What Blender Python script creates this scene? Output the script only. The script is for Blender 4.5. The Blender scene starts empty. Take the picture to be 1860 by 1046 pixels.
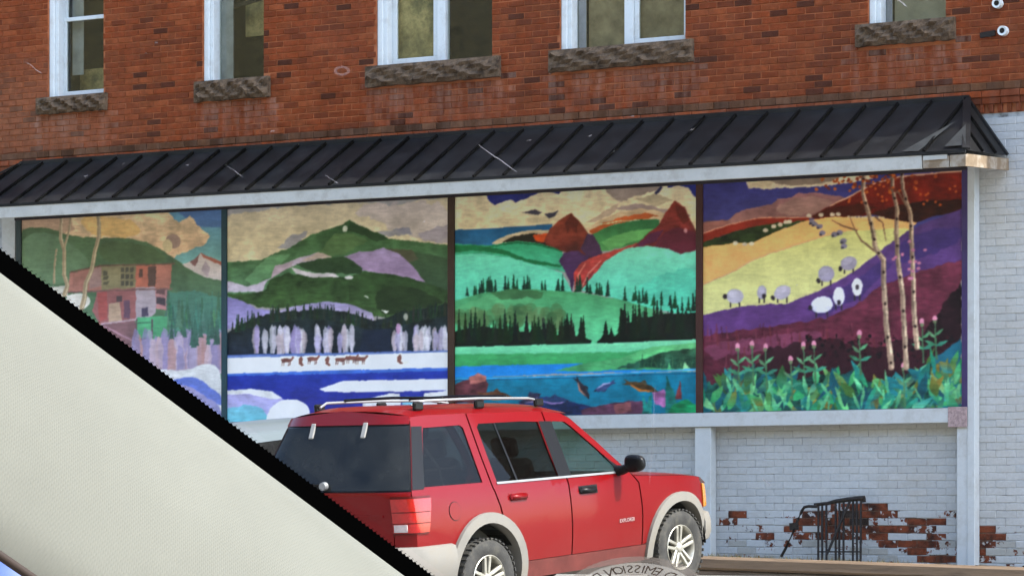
import bpy, bmesh, math, random
import numpy as np
from mathutils import Vector, Matrix, Euler
random.seed(7); RS = np.random.RandomState(11)
R = math.radians
scene = bpy.context.scene
C = scene.collection

# ---------------------------------------------------------------- camera, sky, sun, exposure
F = 6000.0                       # focal length in photograph pixels (photograph is 1860 x 1046)
HZ = 940.0                       # horizon row
YAW = math.atan(F / 10000.0)
CR = Vector((math.cos(YAW), math.sin(YAW), 0)); CF = Vector((-math.sin(YAW), math.cos(YAW), 0)); UP = Vector((0, 0, 1))
Z0 = F / 152.0
CAM = Vector((0, 0, 1.2)) - (CR * (310 / F * Z0) + CF * Z0)
CAM.z = 1.2
cd = bpy.data.cameras.new('camera'); cam = bpy.data.objects.new('camera', cd); C.objects.link(cam)
cam.location = CAM; cam.rotation_euler = (R(90), 0, YAW)
cd.sensor_width = 36; cd.lens = F / 1860 * 36; cd.shift_y = (HZ - 523) / 1860; cd.clip_start = 0.05; cd.clip_end = 2000
scene.camera = cam
SUN_EL, SUN_B = R(50), R(8)      # sun over the street end, just behind the plane of the wall
to_sun = Vector((math.cos(SUN_EL) * math.cos(SUN_B), math.cos(SUN_EL) * math.sin(SUN_B), math.sin(SUN_EL)))
w = bpy.data.worlds.new('World'); scene.world = w; w.use_nodes = True
sky = w.node_tree.nodes.new('ShaderNodeTexSky'); sky.sky_type = 'NISHITA'; sky.sun_disc = False
sky.sun_elevation = SUN_EL; sky.sun_rotation = math.atan2(to_sun.x, to_sun.y); sky.dust_density = 1.5; sky.ozone_density = 1.0
bg = w.node_tree.nodes['Background']; bg.inputs[1].default_value = 0.15
w.node_tree.links.new(sky.outputs[0], bg.inputs[0])
sl = bpy.data.lights.new('sun', 'SUN'); sl.energy = 2.0; sl.angle = R(0.5); sl.color = (1, .95, .87)
so = bpy.data.objects.new('sun', sl); C.objects.link(so); so.rotation_euler = to_sun.to_track_quat('Z', 'Y').to_euler(); so.location = (20, 0, 30)
vs = scene.view_settings; vs.view_transform = 'Standard'; vs.look = 'None'; vs.exposure = 2.4; vs.gamma = 1
scene.render.engine = 'CYCLES'; scene.cycles.use_denoising = True; scene.cycles.max_bounces = 8; scene.cycles.transparent_max_bounces = 16
scene.cycles.sample_clamp_indirect = 6

# ---------------------------------------------------------------- pixel -> place
def ray(u, v): return CR * ((u - 930) / F) + CF + UP * ((HZ - v) / F)
def on_wall(u, v, d=0.0):
    r = ray(u, v); k = (-d - CAM.y) / r.y
    return CAM + r * k
def at_depth(u, v, Z): return CAM + ray(u, v) * Z
def proj(p):
    q = Vector(p) - CAM; Z = q.dot(CF)
    return 930 + F * q.dot(CR) / Z, HZ - F * q.z / Z, Z

# ---------------------------------------------------------------- object helpers
def lin(c):
    c = np.asarray(c, float) / 255.0
    return tuple(np.where(c <= .04045, c / 12.92, ((c + .055) / 1.055) ** 2.4))
def link(o, parent=None):
    C.objects.link(o)
    if parent is not None: o.parent = parent
    return o
def empty(name, loc=(0, 0, 0), rot=(0, 0, 0), parent=None):
    o = bpy.data.objects.new(name, None); o.empty_display_size = .2; o.location = loc; o.rotation_euler = rot
    return link(o, parent)
def tag(o, label, cat, group=None):
    o['label'] = label; o['category'] = cat
    if group: o['group'] = group
    return o
def mesh(name, verts, faces, m, parent=None, smooth=False, loc=None, rot=None):
    me = bpy.data.meshes.new(name); me.from_pydata([tuple(v) for v in verts], [], faces); me.update()
    if smooth: me.polygons.foreach_set('use_smooth', [True] * len(me.polygons))
    if m: me.materials.append(m)
    o = bpy.data.objects.new(name, me)
    if loc is not None: o.location = loc
    if rot is not None: o.rotation_euler = rot
    return link(o, parent)
def from_bm(name, bm, m, parent=None, smooth=False, angle=None):
    bmesh.ops.recalc_face_normals(bm, faces=bm.faces)
    if angle is not None:
        for e in bm.edges:
            e.smooth = len(e.link_faces) == 2 and e.calc_face_angle(0) < R(angle)
        smooth = True
    if smooth:
        for f in bm.faces: f.smooth = True
    me = bpy.data.meshes.new(name); bm.to_mesh(me); bm.free()
    if m: me.materials.append(m)
    return link(bpy.data.objects.new(name, me), parent)
def add_box(bm, a, b, bev=0.0, jit=0.0):
    x0, x1 = sorted((a[0], b[0])); y0, y1 = sorted((a[1], b[1])); z0, z1 = sorted((a[2], b[2]))
    vs = [bm.verts.new((x + random.uniform(-jit, jit), y + random.uniform(-jit, jit), z + random.uniform(-jit, jit))) for x in (x0, x1) for y in (y0, y1) for z in (z0, z1)]
    fs = [bm.faces.new([vs[i] for i in q]) for q in ((0, 1, 3, 2), (4, 6, 7, 5), (0, 4, 5, 1), (2, 3, 7, 6), (0, 2, 6, 4), (1, 5, 7, 3))]
    if bev:
        es = list({e for f in fs for e in f.edges})
        bmesh.ops.bevel(bm, geom=es, offset=bev, segments=1, affect='EDGES', profile=.5)
def box(name, a, b, m, parent=None, bev=0.0, jit=0.0):
    bm = bmesh.new(); add_box(bm, a, b, bev, jit); return from_bm(name, bm, m, parent)
def add_tube(bm, pts, rad, n=8, closed=False):
    pts = [Vector(p) for p in pts]; rings = []
    rads = rad if isinstance(rad, (list, tuple)) else [rad] * len(pts)
    for i, p in enumerate(pts):
        d = (pts[min(i + 1, len(pts) - 1)] - pts[max(i - 1, 0)]).normalized()
        a = d.cross(UP if abs(d.z) < .9 else Vector((1, 0, 0))).normalized(); b = d.cross(a)
        rings.append([bm.verts.new(p + (a * math.cos(2 * math.pi * k / n) + b * math.sin(2 * math.pi * k / n)) * rads[i]) for k in range(n)])
    for r0, r1 in zip(rings, rings[1:]):
        for k in range(n): bm.faces.new((r0[k], r0[(k + 1) % n], r1[(k + 1) % n], r1[k]))
    bm.faces.new(rings[0]); bm.faces.new(rings[-1][::-1])
def tube(name, pts, rad, m, parent=None, n=8):
    bm = bmesh.new(); add_tube(bm, pts, rad, n); return from_bm(name, bm, m, parent, angle=50)
def add_bar(bm, p, q, wid, thk, side):
    """square bar from p to q; side = width direction"""
    p, q, s = Vector(p), Vector(q), Vector(side).normalized(); d = (q - p).normalized(); t = d.cross(s).normalized(); s = t.cross(d)
    vs = [bm.verts.new(e + s * (a * wid / 2) + t * (b * thk / 2)) for e in (p, q) for a, b in ((-1, -1), (1, -1), (1, 1), (-1, 1))]
    for f in ((0, 1, 2, 3), (4, 7, 6, 5), (0, 4, 5, 1), (1, 5, 6, 2), (2, 6, 7, 3), (3, 7, 4, 0)): bm.faces.new([vs[i] for i in f])
def bar(name, p, q, wid, thk, side, m, parent=None, bev=0):
    bm = bmesh.new(); add_bar(bm, p, q, wid, thk, side)
    if bev: bmesh.ops.bevel(bm, geom=list(bm.edges), offset=bev, segments=1, affect='EDGES')
    return from_bm(name, bm, m, parent)
def add_lathe(bm, prof, n=32, axis='y'):
    rings = []
    for r, h in prof:
        rings.append([bm.verts.new({'y': (r * math.cos(2 * math.pi * k / n), h, r * math.sin(2 * math.pi * k / n)), 'z': (r * math.cos(2 * math.pi * k / n), r * math.sin(2 * math.pi * k / n), h)}[axis]) for k in range(n)])
    for a, b in zip(rings, rings[1:]):
        for k in range(n): bm.faces.new((a[k], a[(k + 1) % n], b[(k + 1) % n], b[k]))

# ---------------------------------------------------------------- materials
def mat(name, col, rough=.6, metal=0., var=.12, vs=6., bump=.0, bs=80., coat=0., spec=.2, dirt=None, dscale=3., damt=.5, attr=None, emit=None, fine=0., stretch=(1, 1, 1)):
    m = bpy.data.materials.new(name); m.use_nodes = True; nt = m.node_tree; N = nt.nodes; L = nt.links
    b = N['Principled BSDF']; b.inputs['Roughness'].default_value = rough; b.inputs['Metallic'].default_value = metal
    b.inputs['Specular IOR Level'].default_value = spec
    if coat: b.inputs['Coat Weight'].default_value = coat; b.inputs['Coat Roughness'].default_value = .06
    g = N.new('ShaderNodeNewGeometry'); pos = g.outputs['Position']
    if stretch != (1, 1, 1):
        mp = N.new('ShaderNodeMapping'); mp.inputs['Scale'].default_value = stretch; L.new(pos, mp.inputs['Vector']); pos = mp.outputs[0]
    def noise(scale, detail=4, r=.6):
        n = N.new('ShaderNodeTexNoise'); n.inputs['Scale'].default_value = scale; n.inputs['Detail'].default_value = detail; n.inputs['Roughness'].default_value = r
        L.new(pos, n.inputs['Vector']); return n.outputs['Fac']
    if attr:
        a = N.new('ShaderNodeAttribute'); a.attribute_name = attr; src = a.outputs['Color']
    else:
        rg = N.new('ShaderNodeRGB'); rg.outputs[0].default_value = (*col, 1); src = rg.outputs[0]
    def scale_col(src, fac, lo, hi):
        mr = N.new('ShaderNodeMapRange'); mr.inputs['From Min'].default_value = .3; mr.inputs['From Max'].default_value = .7
        mr.inputs['To Min'].default_value = lo; mr.inputs['To Max'].default_value = hi; L.new(fac, mr.inputs['Value'])
        mx = N.new('ShaderNodeVectorMath'); mx.operation = 'SCALE'; L.new(src, mx.inputs[0]); L.new(mr.outputs[0], mx.inputs['Scale']); return mx.outputs[0]
    if var: src = scale_col(src, noise(vs), 1 - var, 1 + var)
    if fine: src = scale_col(src, noise(bs * 1.3, 3, .7), 1 - fine, 1 + fine)
    if dirt is not None:
        mr = N.new('ShaderNodeMapRange'); mr.inputs['From Min'].default_value = .48; mr.inputs['From Max'].default_value = .66; mr.inputs['To Max'].default_value = damt
        L.new(noise(dscale, 8, .7), mr.inputs['Value'])
        mx = N.new('ShaderNodeMix'); mx.data_type = 'RGBA'; L.new(mr.outputs[0], mx.inputs[0]); L.new(src, mx.inputs[6]); mx.inputs[7].default_value = (*dirt, 1); src = mx.outputs[2]
    L.new(src, b.inputs['Base Color'])
    if bump:
        bp = N.new('ShaderNodeBump'); bp.inputs['Strength'].default_value = bump; bp.inputs['Distance'].default_value = .01
        L.new(noise(bs, 6, .65), bp.inputs['Height']); L.new(bp.outputs[0], b.inputs['Normal'])
    return m
def glass(name, tint, refl=.12, rough=.02, dust=0., dcol=(.5, .5, .48), ds=3., fres=.5, wave=0.):
    """thin pane: see-through tint + mirror share + dust film"""
    m = bpy.data.materials.new(name); m.use_nodes = True; nt = m.node_tree; N = nt.nodes; L = nt.links
    N.remove(N['Principled BSDF']); out = N['Material Output']
    t = N.new('ShaderNodeBsdfTransparent'); t.inputs[0].default_value = (*tint, 1)
    gl = N.new('ShaderNodeBsdfGlossy'); gl.inputs['Roughness'].default_value = rough
    if wave:
        g0 = N.new('ShaderNodeNewGeometry'); n0 = N.new('ShaderNodeTexNoise'); n0.inputs['Scale'].default_value = 4; n0.inputs['Detail'].default_value = 1; L.new(g0.outputs['Position'], n0.inputs['Vector'])
        bp = N.new('ShaderNodeBump'); bp.inputs['Strength'].default_value = wave; bp.inputs['Distance'].default_value = .02; L.new(n0.outputs['Fac'], bp.inputs['Height']); L.new(bp.outputs[0], gl.inputs['Normal'])
    fr = N.new('ShaderNodeLayerWeight'); fr.inputs['Blend'].default_value = .25
    ad = N.new('ShaderNodeMath'); ad.operation = 'MULTIPLY_ADD'; ad.inputs[1].default_value = fres; ad.inputs[2].default_value = refl; ad.use_clamp = True
    L.new(fr.outputs['Fresnel'], ad.inputs[0])
    m1 = N.new('ShaderNodeMixShader'); L.new(ad.outputs[0], m1.inputs[0]); L.new(t.outputs[0], m1.inputs[1]); L.new(gl.outputs[0], m1.inputs[2]); s = m1.outputs[0]
    if dust:
        df = N.new('ShaderNodeBsdfDiffuse'); df.inputs[0].default_value = (*dcol, 1)
        g = N.new('ShaderNodeNewGeometry'); n = N.new('ShaderNodeTexNoise'); n.inputs['Scale'].default_value = ds; n.inputs['Detail'].default_value = 6; L.new(g.outputs['Position'], n.inputs['Vector'])
        mr = N.new('ShaderNodeMapRange'); mr.inputs['From Min'].default_value = .3; mr.inputs['From Max'].default_value = .75; mr.inputs['To Min'].default_value = dust * .4; mr.inputs['To Max'].default_value = dust * 1.6
        L.new(n.outputs['Fac'], mr.inputs['Value'])
        m2 = N.new('ShaderNodeMixShader'); L.new(mr.outputs[0], m2.inputs[0]); L.new(s, m2.inputs[1]); L.new(df.outputs[0], m2.inputs[2]); s = m2.outputs[0]
    L.new(s, out.inputs[0]); return m
MURAL_GAIN = 1.24
M = {}
M['brick'] = mat('brick_face', (.3, .1, .05), .9, var=.26, vs=11, bump=.7, bs=70, attr='bc', fine=.22, spec=.1, dirt=(.06, .022, .012), dscale=1.3, damt=.45)
M['mortar'] = mat('mortar', (.36, .125, .055), .95, var=.4, vs=4, bump=.4, bs=90, spec=.1, dirt=(.20, .055, .02), damt=.85, dscale=1.6)
M['pbrick'] = mat('painted_brick', (.5, .5, .5), .8, var=.11, vs=2.2, bump=.8, bs=22, attr='bc', fine=.07, spec=.2, dirt=(.27, .26, .235), dscale=1.1, damt=.45)
def drip(m):
    """pale run-off streaks where the brick's alpha says so"""
    nt = m.node_tree; N = nt.nodes; L = nt.links; b = N['Principled BSDF']; src = b.inputs['Base Color'].links[0].from_socket
    at = [n for n in N if n.type == 'ATTRIBUTE'][0]; g = N.new('ShaderNodeNewGeometry'); mp = N.new('ShaderNodeMapping'); mp.inputs['Scale'].default_value = (9, 9, 1.6); L.new(g.outputs['Position'], mp.inputs[0])
    n = N.new('ShaderNodeTexNoise'); n.inputs['Scale'].default_value = 1; n.inputs['Detail'].default_value = 6; n.inputs['Roughness'].default_value = .65; L.new(mp.outputs[0], n.inputs['Vector'])
    mr = N.new('ShaderNodeMapRange'); mr.inputs['From Min'].default_value = .42; mr.inputs['From Max'].default_value = .72; L.new(n.outputs['Fac'], mr.inputs['Value'])
    mu = N.new('ShaderNodeMath'); mu.operation = 'MULTIPLY'; L.new(mr.outputs[0], mu.inputs[0]); L.new(at.outputs['Alpha'], mu.inputs[1])
    mx = N.new('ShaderNodeMix'); mx.data_type = 'RGBA'; L.new(mu.outputs[0], mx.inputs[0]); L.new(src, mx.inputs[6]); mx.inputs[7].default_value = (.40, .27, .21, 1); L.new(mx.outputs[2], b.inputs['Base Color'])
drip(M['brick'])
def peel(m):
    nt = m.node_tree; N = nt.nodes; L = nt.links; b = N['Principled BSDF']; src = b.inputs['Base Color'].links[0].from_socket
    at = [n for n in N if n.type == 'ATTRIBUTE'][0]; g = N.new('ShaderNodeNewGeometry')
    n = N.new('ShaderNodeTexNoise'); n.inputs['Scale'].default_value = 9; n.inputs['Detail'].default_value = 5; n.inputs['Roughness'].default_value = .65; L.new(g.outputs['Position'], n.inputs['Vector'])
    n2 = N.new('ShaderNodeTexNoise'); n2.inputs['Scale'].default_value = 7; n2.inputs['Detail'].default_value = 5; L.new(g.outputs['Position'], n2.inputs['Vector'])
    cr = N.new('ShaderNodeValToRGB'); cr.color_ramp.elements[0].color = (.03, .010, .006, 1); cr.color_ramp.elements[1].color = (.18, .042, .015, 1); cr.color_ramp.elements[0].position = .35; cr.color_ramp.elements[1].position = .62; L.new(n2.outputs['Fac'], cr.inputs[0])
    s = N.new('ShaderNodeMath'); s.operation = 'ADD'; L.new(n.outputs['Fac'], s.inputs[0]); L.new(at.outputs['Alpha'], s.inputs[1])
    mr = N.new('ShaderNodeMapRange'); mr.inputs['From Min'].default_value = .985; mr.inputs['From Max'].default_value = 1.015; L.new(s.outputs[0], mr.inputs['Value'])
    mx = N.new('ShaderNodeMix'); mx.data_type = 'RGBA'; L.new(mr.outputs[0], mx.inputs[0]); L.new(src, mx.inputs[6]); L.new(cr.outputs[0], mx.inputs[7]); L.new(mx.outputs[2], b.inputs['Base Color'])
peel(M['pbrick'])
M['pmortar'] = mat('painted_mortar', (.40, .43, .45), .85, var=.12, vs=4, bump=.4, bs=60, spec=.2, dirt=(.07, .065, .06), damt=.85, dscale=4)
M['stone'] = mat('sandstone', (.125, .085, .054), .95, var=.35, vs=9, bump=.9, bs=35, spec=.2, dirt=(.028, .018, .012), dscale=11, damt=.95, fine=.3)
M['white'] = mat('white_trim_paint', (.66, .72, .74), .55, var=.07, vs=5, bump=.12, bs=60, dirt=(.38, .38, .36), dscale=5, damt=.45)
M['post'] = mat('weathered_white_paint', (.50, .535, .55), .6, var=.08, vs=4, bump=.2, bs=50, dirt=(.30, .29, .27), dscale=4, damt=.5)
M['fascia'] = mat('fascia_paint', (.44, .445, .42), .6, var=.12, vs=3, bump=.2, bs=40, dirt=(.26, .25, .22), dscale=6, damt=.55)
M['rawwood'] = mat('bare_board', (.22, .165, .11), .8, var=.25, vs=5, bump=.4, bs=30, dirt=(.36, .34, .30), dscale=5, damt=.85)
M['roof'] = mat('black_standing_seam', (.0075, .0078, .0085), .5, metal=.0, var=.4, vs=2.5, bump=.12, bs=5, dirt=(.02, .0205, .021), dscale=2.5, damt=.4, fine=.2, spec=.15)
M['seam'] = mat('seam_shade_black', (.0018, .0018, .002), .7, var=.2, spec=.05)  # blacker than the panels: the ribs' shadow side put into colour
M['soffit'] = mat('white_soffit', (.6, .58, .54), .9, var=.1)
M['dark'] = mat('interior_dark', (.012, .012, .012), .95, var=.2)
M['curtain'] = mat('tan_pane_reflection', (.34, .27, .13), .9, var=.5, vs=3, dirt=(.07, .085, .05), dscale=2.2, damt=.95, fine=.25, bs=14)  # mottled tan stands in for the hillside reflected in the panes
M['curtgrey'] = mat('grey_curtain', (.27, .28, .29), .9, var=.25, vs=5)
M['wglass'] = glass('window_glass', (.9, .92, .88), .03, .01, fres=.25, wave=.3)
M['asphalt'] = mat('dusty_pavement', (.20, .187, .165), .95, var=.2, vs=.8, bump=.6, bs=50, dirt=(.17, .155, .13), dscale=1.2, damt=.6)
M['soil'] = mat('soil', (.16, .12, .07), 1., var=.4, vs=6, bump=1., bs=30, dirt=(.06, .05, .03), dscale=9, damt=.7)
M['timber'] = mat('railroad_timber', (.20, .135, .085), .9, var=.25, vs=2, bump=.8, bs=40, dirt=(.07, .05, .035), dscale=5, damt=.7, stretch=(.25, 3, 3))
M['iron'] = mat('black_iron', (.012, .011, .011), .5, var=.2, dirt=(.05, .03, .02), dscale=20, damt=.5)
M['hill'] = mat('hillside', (.20, .165, .08), 1., var=.4, vs=.12, dirt=(.02, .028, .014), dscale=.35, damt=1., fine=.3, bs=1.2)
# ---------------------------------------------------------------- ground
TH = R(36.3)                                    # parked car heading, to the right of the view line
CDIR = (CR * math.sin(TH) + CF * math.cos(TH)).normalized()
P_R = at_depth(895, 940, 30.5); P_R.z = 0       # right rear wheel contact, in plan
SLOPE, GZ = .085, .254
def ground_z(x, y):
    q = (Vector((x, y, 0)) - P_R).dot(CDIR)
    q0 = -GZ / SLOPE; q1 = 3.5
    def sm(t, a):                               # softened ramp start
        return 0 if t < -a else (t if t > a else (t + a) ** 2 / (4 * a))
    return SLOPE * (sm(q - q0, .5) - sm(q - q1, .5))
def axis_pts(lo, hi, c0, c1, fine, coarse):
    a = list(np.arange(c0, c1, fine)); l = c0
    left = [];  s = fine
    while l > lo: s *= 1.35; l -= s; left.append(max(l, lo))
    r = c1; right = []; s = fine
    while r < hi: right.append(r); s *= 1.35; r += s
    return left[::-1] + a + right + [hi]
gx = axis_pts(-400, 400, -14, 16, .8, 20); gy = axis_pts(-420, 60, -38, 2, .7, 20)
gv = [(x, y, ground_z(x, y)) for y in gy for x in gx]; n = len(gx)
gf = [(j * n + i, j * n + i + 1, (j + 1) * n + i + 1, (j + 1) * n + i) for j in range(len(gy) - 1) for i in range(n - 1)]
street = mesh('street', gv, gf, M['asphalt'], smooth=True); street['kind'] = 'structure'
# hillside over the far side of the street (mirrored in the window panes)
hx = np.linspace(-400, 400, 60); hy = np.linspace(0, 1, 14); hv = []; hf = []
for t in hy:
    for x in hx:
        hv.append((x, -95 - 260 * t, -1 + 215 * t ** .8 * (.75 + .25 * math.sin(x * .017 + 1)) + 5 * math.sin(x * .11 + 7 * t) * t + 4 * math.sin(x * .045) * t))
for j in range(13):
    for i in range(59): hf.append((j * 60 + i, j * 60 + i + 1, (j + 1) * 60 + i + 1, (j + 1) * 60 + i))
hills = mesh('hillside', hv, hf, M['hill'], smooth=True); hills['kind'] = 'structure'

# ---------------------------------------------------------------- brick building
bld = empty('brick_building', (0, .2, .5))
tag(bld, 'old red brick building, upper storey bare, ground floor brick painted pale grey', 'building')
def kid(o, parent):
    """keep world place when parenting to an unrotated parent"""
    o.parent = parent; o.matrix_parent_inverse = Matrix.Translation(parent.location).inverted(); return o
ZB = 5.78                                         # painted wall below, bare brick above
XL, XRT = -24.0, 9.0
WIN = [  # jamb left/right px, sill top px (left), sill px extents, sill bottom
    dict(l=86, r=187, st=178, s0=65, s1=191, sb=209), dict(l=367, r=478, st=149, s0=352, s1=487, sb=186),
    dict(l=682, r=893, st=121, s0=663, s1=906, sb=159), dict(l=1016, r=1244, st=92, s0=996, s1=1257, sb=132),
    dict(l=1576, r=1717, st=45, s0=1553, s1=1733, sb=86)]
for W in WIN:
    W['x0'] = on_wall(W['l'], 100).x; W['x1'] = on_wall(W['r'], 100).x; W['zs'] = on_wall((W['l']), W['st']).z
    W['sx0'] = on_wall(W['s0'], 100, .05).x; W['sx1'] = on_wall(W['s1'], 100, .05).x; W['sz0'] = on_wall(W['s0'], W['sb'], .05).z; W['zt'] = W['zs'] + 2.1
TOPZ = 13.2
bm = bmesh.new()
xs = [XL] + [v for W in WIN for v in (W['x0'], W['x1'])] + [XRT]
for i in range(0, len(xs), 2): add_box(bm, (xs[i], .014, ZB), (xs[i + 1], .40, TOPZ))
for W in WIN:
    add_box(bm, (W['x0'], .014, ZB), (W['x1'], .40, W['zs'])); add_box(bm, (W['x0'], .014, W['zt']), (W['x1'], .40, TOPZ))
upper = kid(from_bm('upper_wall', bm, M['mortar']), bld)
lower = kid(box('lower_wall', (XL, .012, -.3), (XRT, .40, ZB - .002), M['pmortar']), bld)
kid(box('wall_core', (XL + .02, 3.0, -.3), (XRT - .02, 9, TOPZ - .4), M['dark']), bld)
kid(box('side_wall', (XRT - .38, .402, -.3), (XRT, 9, TOPZ), M['mortar']), bld)
kid(box('roof_slab', (XL - .1, -.12, TOPZ + .002), (XRT + .1, 9, TOPZ + .3), M['stone']), bld)

def brick_geo(L, H, D, ch=.006, j=0.0):
    v = []
    for (ins, y) in ((0, 0), (0, -(D - ch)), (ch, -D)):
        for sx, sz in ((-1, -1), (1, -1), (1, 1), (-1, 1)):
            v.append((sx * (L / 2 - ins) + random.uniform(-j, j), y + random.uniform(-j, j) * .6, sz * (H / 2 - ins) + random.uniform(-j, j)))
    f = []
    for a in (0, 4):
        for k in range(4): f.append((a + k, a + (k + 1) % 4, a + 4 + (k + 1) % 4, a + 4 + k))
    f.append((8, 9, 10, 11)); return v, f
def colour_mesh(me, cols, al=None):
    """cols: one colour per vertex"""
    ca = me.color_attributes.new('bc', 'FLOAT_COLOR', 'POINT')
    ca.data.foreach_set('color', (np.asarray(cols, np.float32) if len(cols[0]) == 4 else np.concatenate([np.asarray(cols, np.float32), np.ones((len(cols), 1), np.float32)], 1)).ravel())
class BrickSet:
    """every brick its own cut and colour; the nearest whole ones as objects, the rest joined"""
    def __init__(s, name, L, H, D, m, parent, yb): s.name, s.L, s.H, s.D, s.m, s.parent, s.yb = name, L, H, D, m, parent, yb; s.items = []
    def add(s, x, z, L, H, D, col): s.items.append((x, z, L, H, D, col))
    def build(s, nmax, frame):
        full = []
        for i, (x, z, L, H, D, col) in enumerate(s.items):
            u, v, Z = proj((x, 0, z))
            if abs(L - s.L) < 1e-6 and abs(H - s.H) < 1e-6 and frame(u, v): full.append((Z, i))
        pick = set(i for Z, i in sorted(full)[:nmax]); cache = {}; vs_, fs_, cs_ = [], [], []
        for i, (x, z, L, H, D, col) in enumerate(s.items):
            if i in pick:
                key = tuple(round(c * 40) for c in col) + (round(D * 300),)
                if key not in cache:
                    v, f = brick_geo(L, H, D, j=.0025); me = bpy.data.meshes.new(s.name); me.from_pydata(v, [], f); me.materials.append(s.m); colour_mesh(me, [col] * len(v)); cache[key] = me
                o = bpy.data.objects.new(s.name, cache[key]); o.location = (x, s.yb, z); o.rotation_euler = (0, random.uniform(-.006, .006), 0)
                C.objects.link(o); o.parent = s.parent; o.matrix_parent_inverse = Matrix.Translation(bld.location).inverted() @ Matrix.Identity(4)
                o.matrix_parent_inverse = Matrix.Translation(-bld.location) if False else s.parent.matrix_parent_inverse.inverted() @ Matrix.Identity(4) if False else Matrix.Identity(4)
            else:
                v, f = brick_geo(L, H, D, j=.0025); b0 = len(vs_); a = random.uniform(-.006, .006)
                vs_ += [(p[0] + x, p[1] + s.yb, p[2] + z + p[0] * a) for p in v]; fs_ += [tuple(k + b0 for k in q) for q in f]; cs_ += [col] * len(v)
        o = mesh(s.name + '_rows', vs_, fs_, s.m); colour_mesh(o.data, cs_); o.parent = s.parent; o['kind'] = 'stuff'
in_frame = lambda u, v: -20 < u < 1880 and -20 < v < 1066

# upper red bricks
def red():
    t = random.random()
    if t < .045: c = np.array((.085, .024, .012))
    elif t < .22: c = np.array((.175, .040, .014))
    elif t < .80: c = np.array((.245, .052, .015))
    else: c = np.array((.27, .066, .021))
    return c * random.uniform(.74, .94)
def stain_and_haze(x, z, c):
    al = .04
    for W in WIN:
        if W['sx0'] - .12 < x < W['sx1'] + .12 and W['sz0'] - .75 < z < W['sz0'] + .02: al = max(al, .5 * (1 - (W['sz0'] - z) / .75))
    u, v, _ = proj((x, 0, z)); k = max(0, min(1, 1 - math.hypot((u + 30) / 330, (v - 230) / 170)))       # windscreen haze put into the brick colour at this corner
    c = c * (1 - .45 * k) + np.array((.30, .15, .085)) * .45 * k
    return (*c, al)
BL, BH, PITCH, CRS = .222, .069, .232, .0795
ub = BrickSet('brick', BL, BH, .016, M['brick'], upper, .014)
def blocked(x0, x1, z0, z1):
    """return list of free x-intervals of a course"""
    iv = [(x0, x1)]
    for W in WIN:
        cuts = []
        if z1 > W['zs'] and z0 < W['zt']: cuts.append((W['x0'], W['x1']))
        if z1 > W['sz0'] + .01 and z0 < W['zs'] - .01: cuts.append((W['sx0'] + .01, W['sx1'] - .01))
        for a, b in cuts:
            nv = []
            for p, q in iv:
                if b <= p or a >= q: nv.append((p, q)); continue
                if p < a: nv.append((p, a))
                if b < q: nv.append((b, q))
            iv = nv
    return iv
zc = ZB + .392; row = 0
while zc < 8.75:
    off = PITCH / 2 * (row % 2) + random.uniform(-.01, .01)
    for (p, q) in blocked(-13.2, XRT, zc - BH / 2, zc + BH / 2):
        k = math.floor((p - off) / PITCH)
        while True:
            a = off + k * PITCH; b = a + BL; k += 1
            if a > q: break
            a2, b2 = max(a, p + .002), min(b, q - .002)
            if b2 - a2 < .03: continue
            if row % 6 == 5 and False: pass
            L = BL if (b2 - a2) > BL - .004 else b2 - a2
            x = (a2 + b2) / 2
            ub.add(x, zc + random.uniform(-.0015, .0015), L, BH, .009 + random.uniform(-.003, .004), stain_and_haze(x, zc, red()))
    zc += CRS; row += 1
ub.build(300, in_frame)
# string course over the painted wall: dentil row, plain row, dirty header row
def course(name, zlo, h, pitch, L, D, colf, x0=-13.2, x1=XRT, skip=0):
    bs = BrickSet(name, L, h, D, M['brick'], upper, .0141)
    x = x0; k = 0
    while x < x1:
        if not (skip and k % 2): bs.add(x, zlo + h / 2, L, h, D + random.uniform(-.004, .006), (*colf(), .15))
        x += pitch; k += 1
    bs.build(34, lambda u, v: 1480 < u < 1880 and -20 < v < 1066)
brown = lambda: np.array((.105, .046, .022)) * random.uniform(.5, 1.35)
course('dentil_brick', ZB + .006, .092, .055, .052, .038, lambda: red() * .75, skip=1)
course('string_brick', ZB + .102, .072, PITCH, .226, .044, lambda: red() * .8)
course('ledge_brick', ZB + .180, .074, PITCH, .227, .060, lambda: red() * 1.1)
course('header_brick', ZB + .262, .084, .205, .2015, .052, brown)
# painted lower bricks
def P2(pts, sx, ox, oy): return [(ox + x / sx, oy + y / sx) for x, y in pts]
def inpoly(u, v, poly):
    c = False; j = len(poly) - 1
    for i in range(len(poly)):
        (xi, yi), (xj, yj) = poly[i], poly[j]
        if (yi > v) != (yj > v) and u < (xj - xi) * (v - yi) / (yj - yi) + xi: c = not c
        j = i
    return c
rect = lambda a, b, c, d: [(a, b), (c, b), (c, d), (a, d)]
BARE = [P2(p, 3.1, 1260, 720) for p in (rect(118, 620, 182, 668), rect(190, 650, 308, 712), rect(122, 705, 238, 752), rect(330, 705, 372, 752), rect(322, 780, 437, 828),
        [(535, 745), (585, 668), (770, 625), (960, 628), (1165, 620), (1170, 665), (1340, 690), (1345, 755), (1112, 795), (950, 805), (585, 790)],
        rect(1065, 795, 1170, 840), rect(1225, 765, 1345, 880), rect(1320, 885, 1435, 938), [(1575, 735), (1640, 725), (1700, 760), (1695, 800), (1660, 840), (1668, 930), (1575, 940)])]
KEEP = [P2(p, 3.1, 1260, 720) for p in (rect(640, 712, 697, 752), rect(1000, 678, 1098, 722), rect(1108, 672, 1204, 716), rect(1112, 755, 1210, 800), rect(1230, 760, 1300, 795))]
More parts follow.
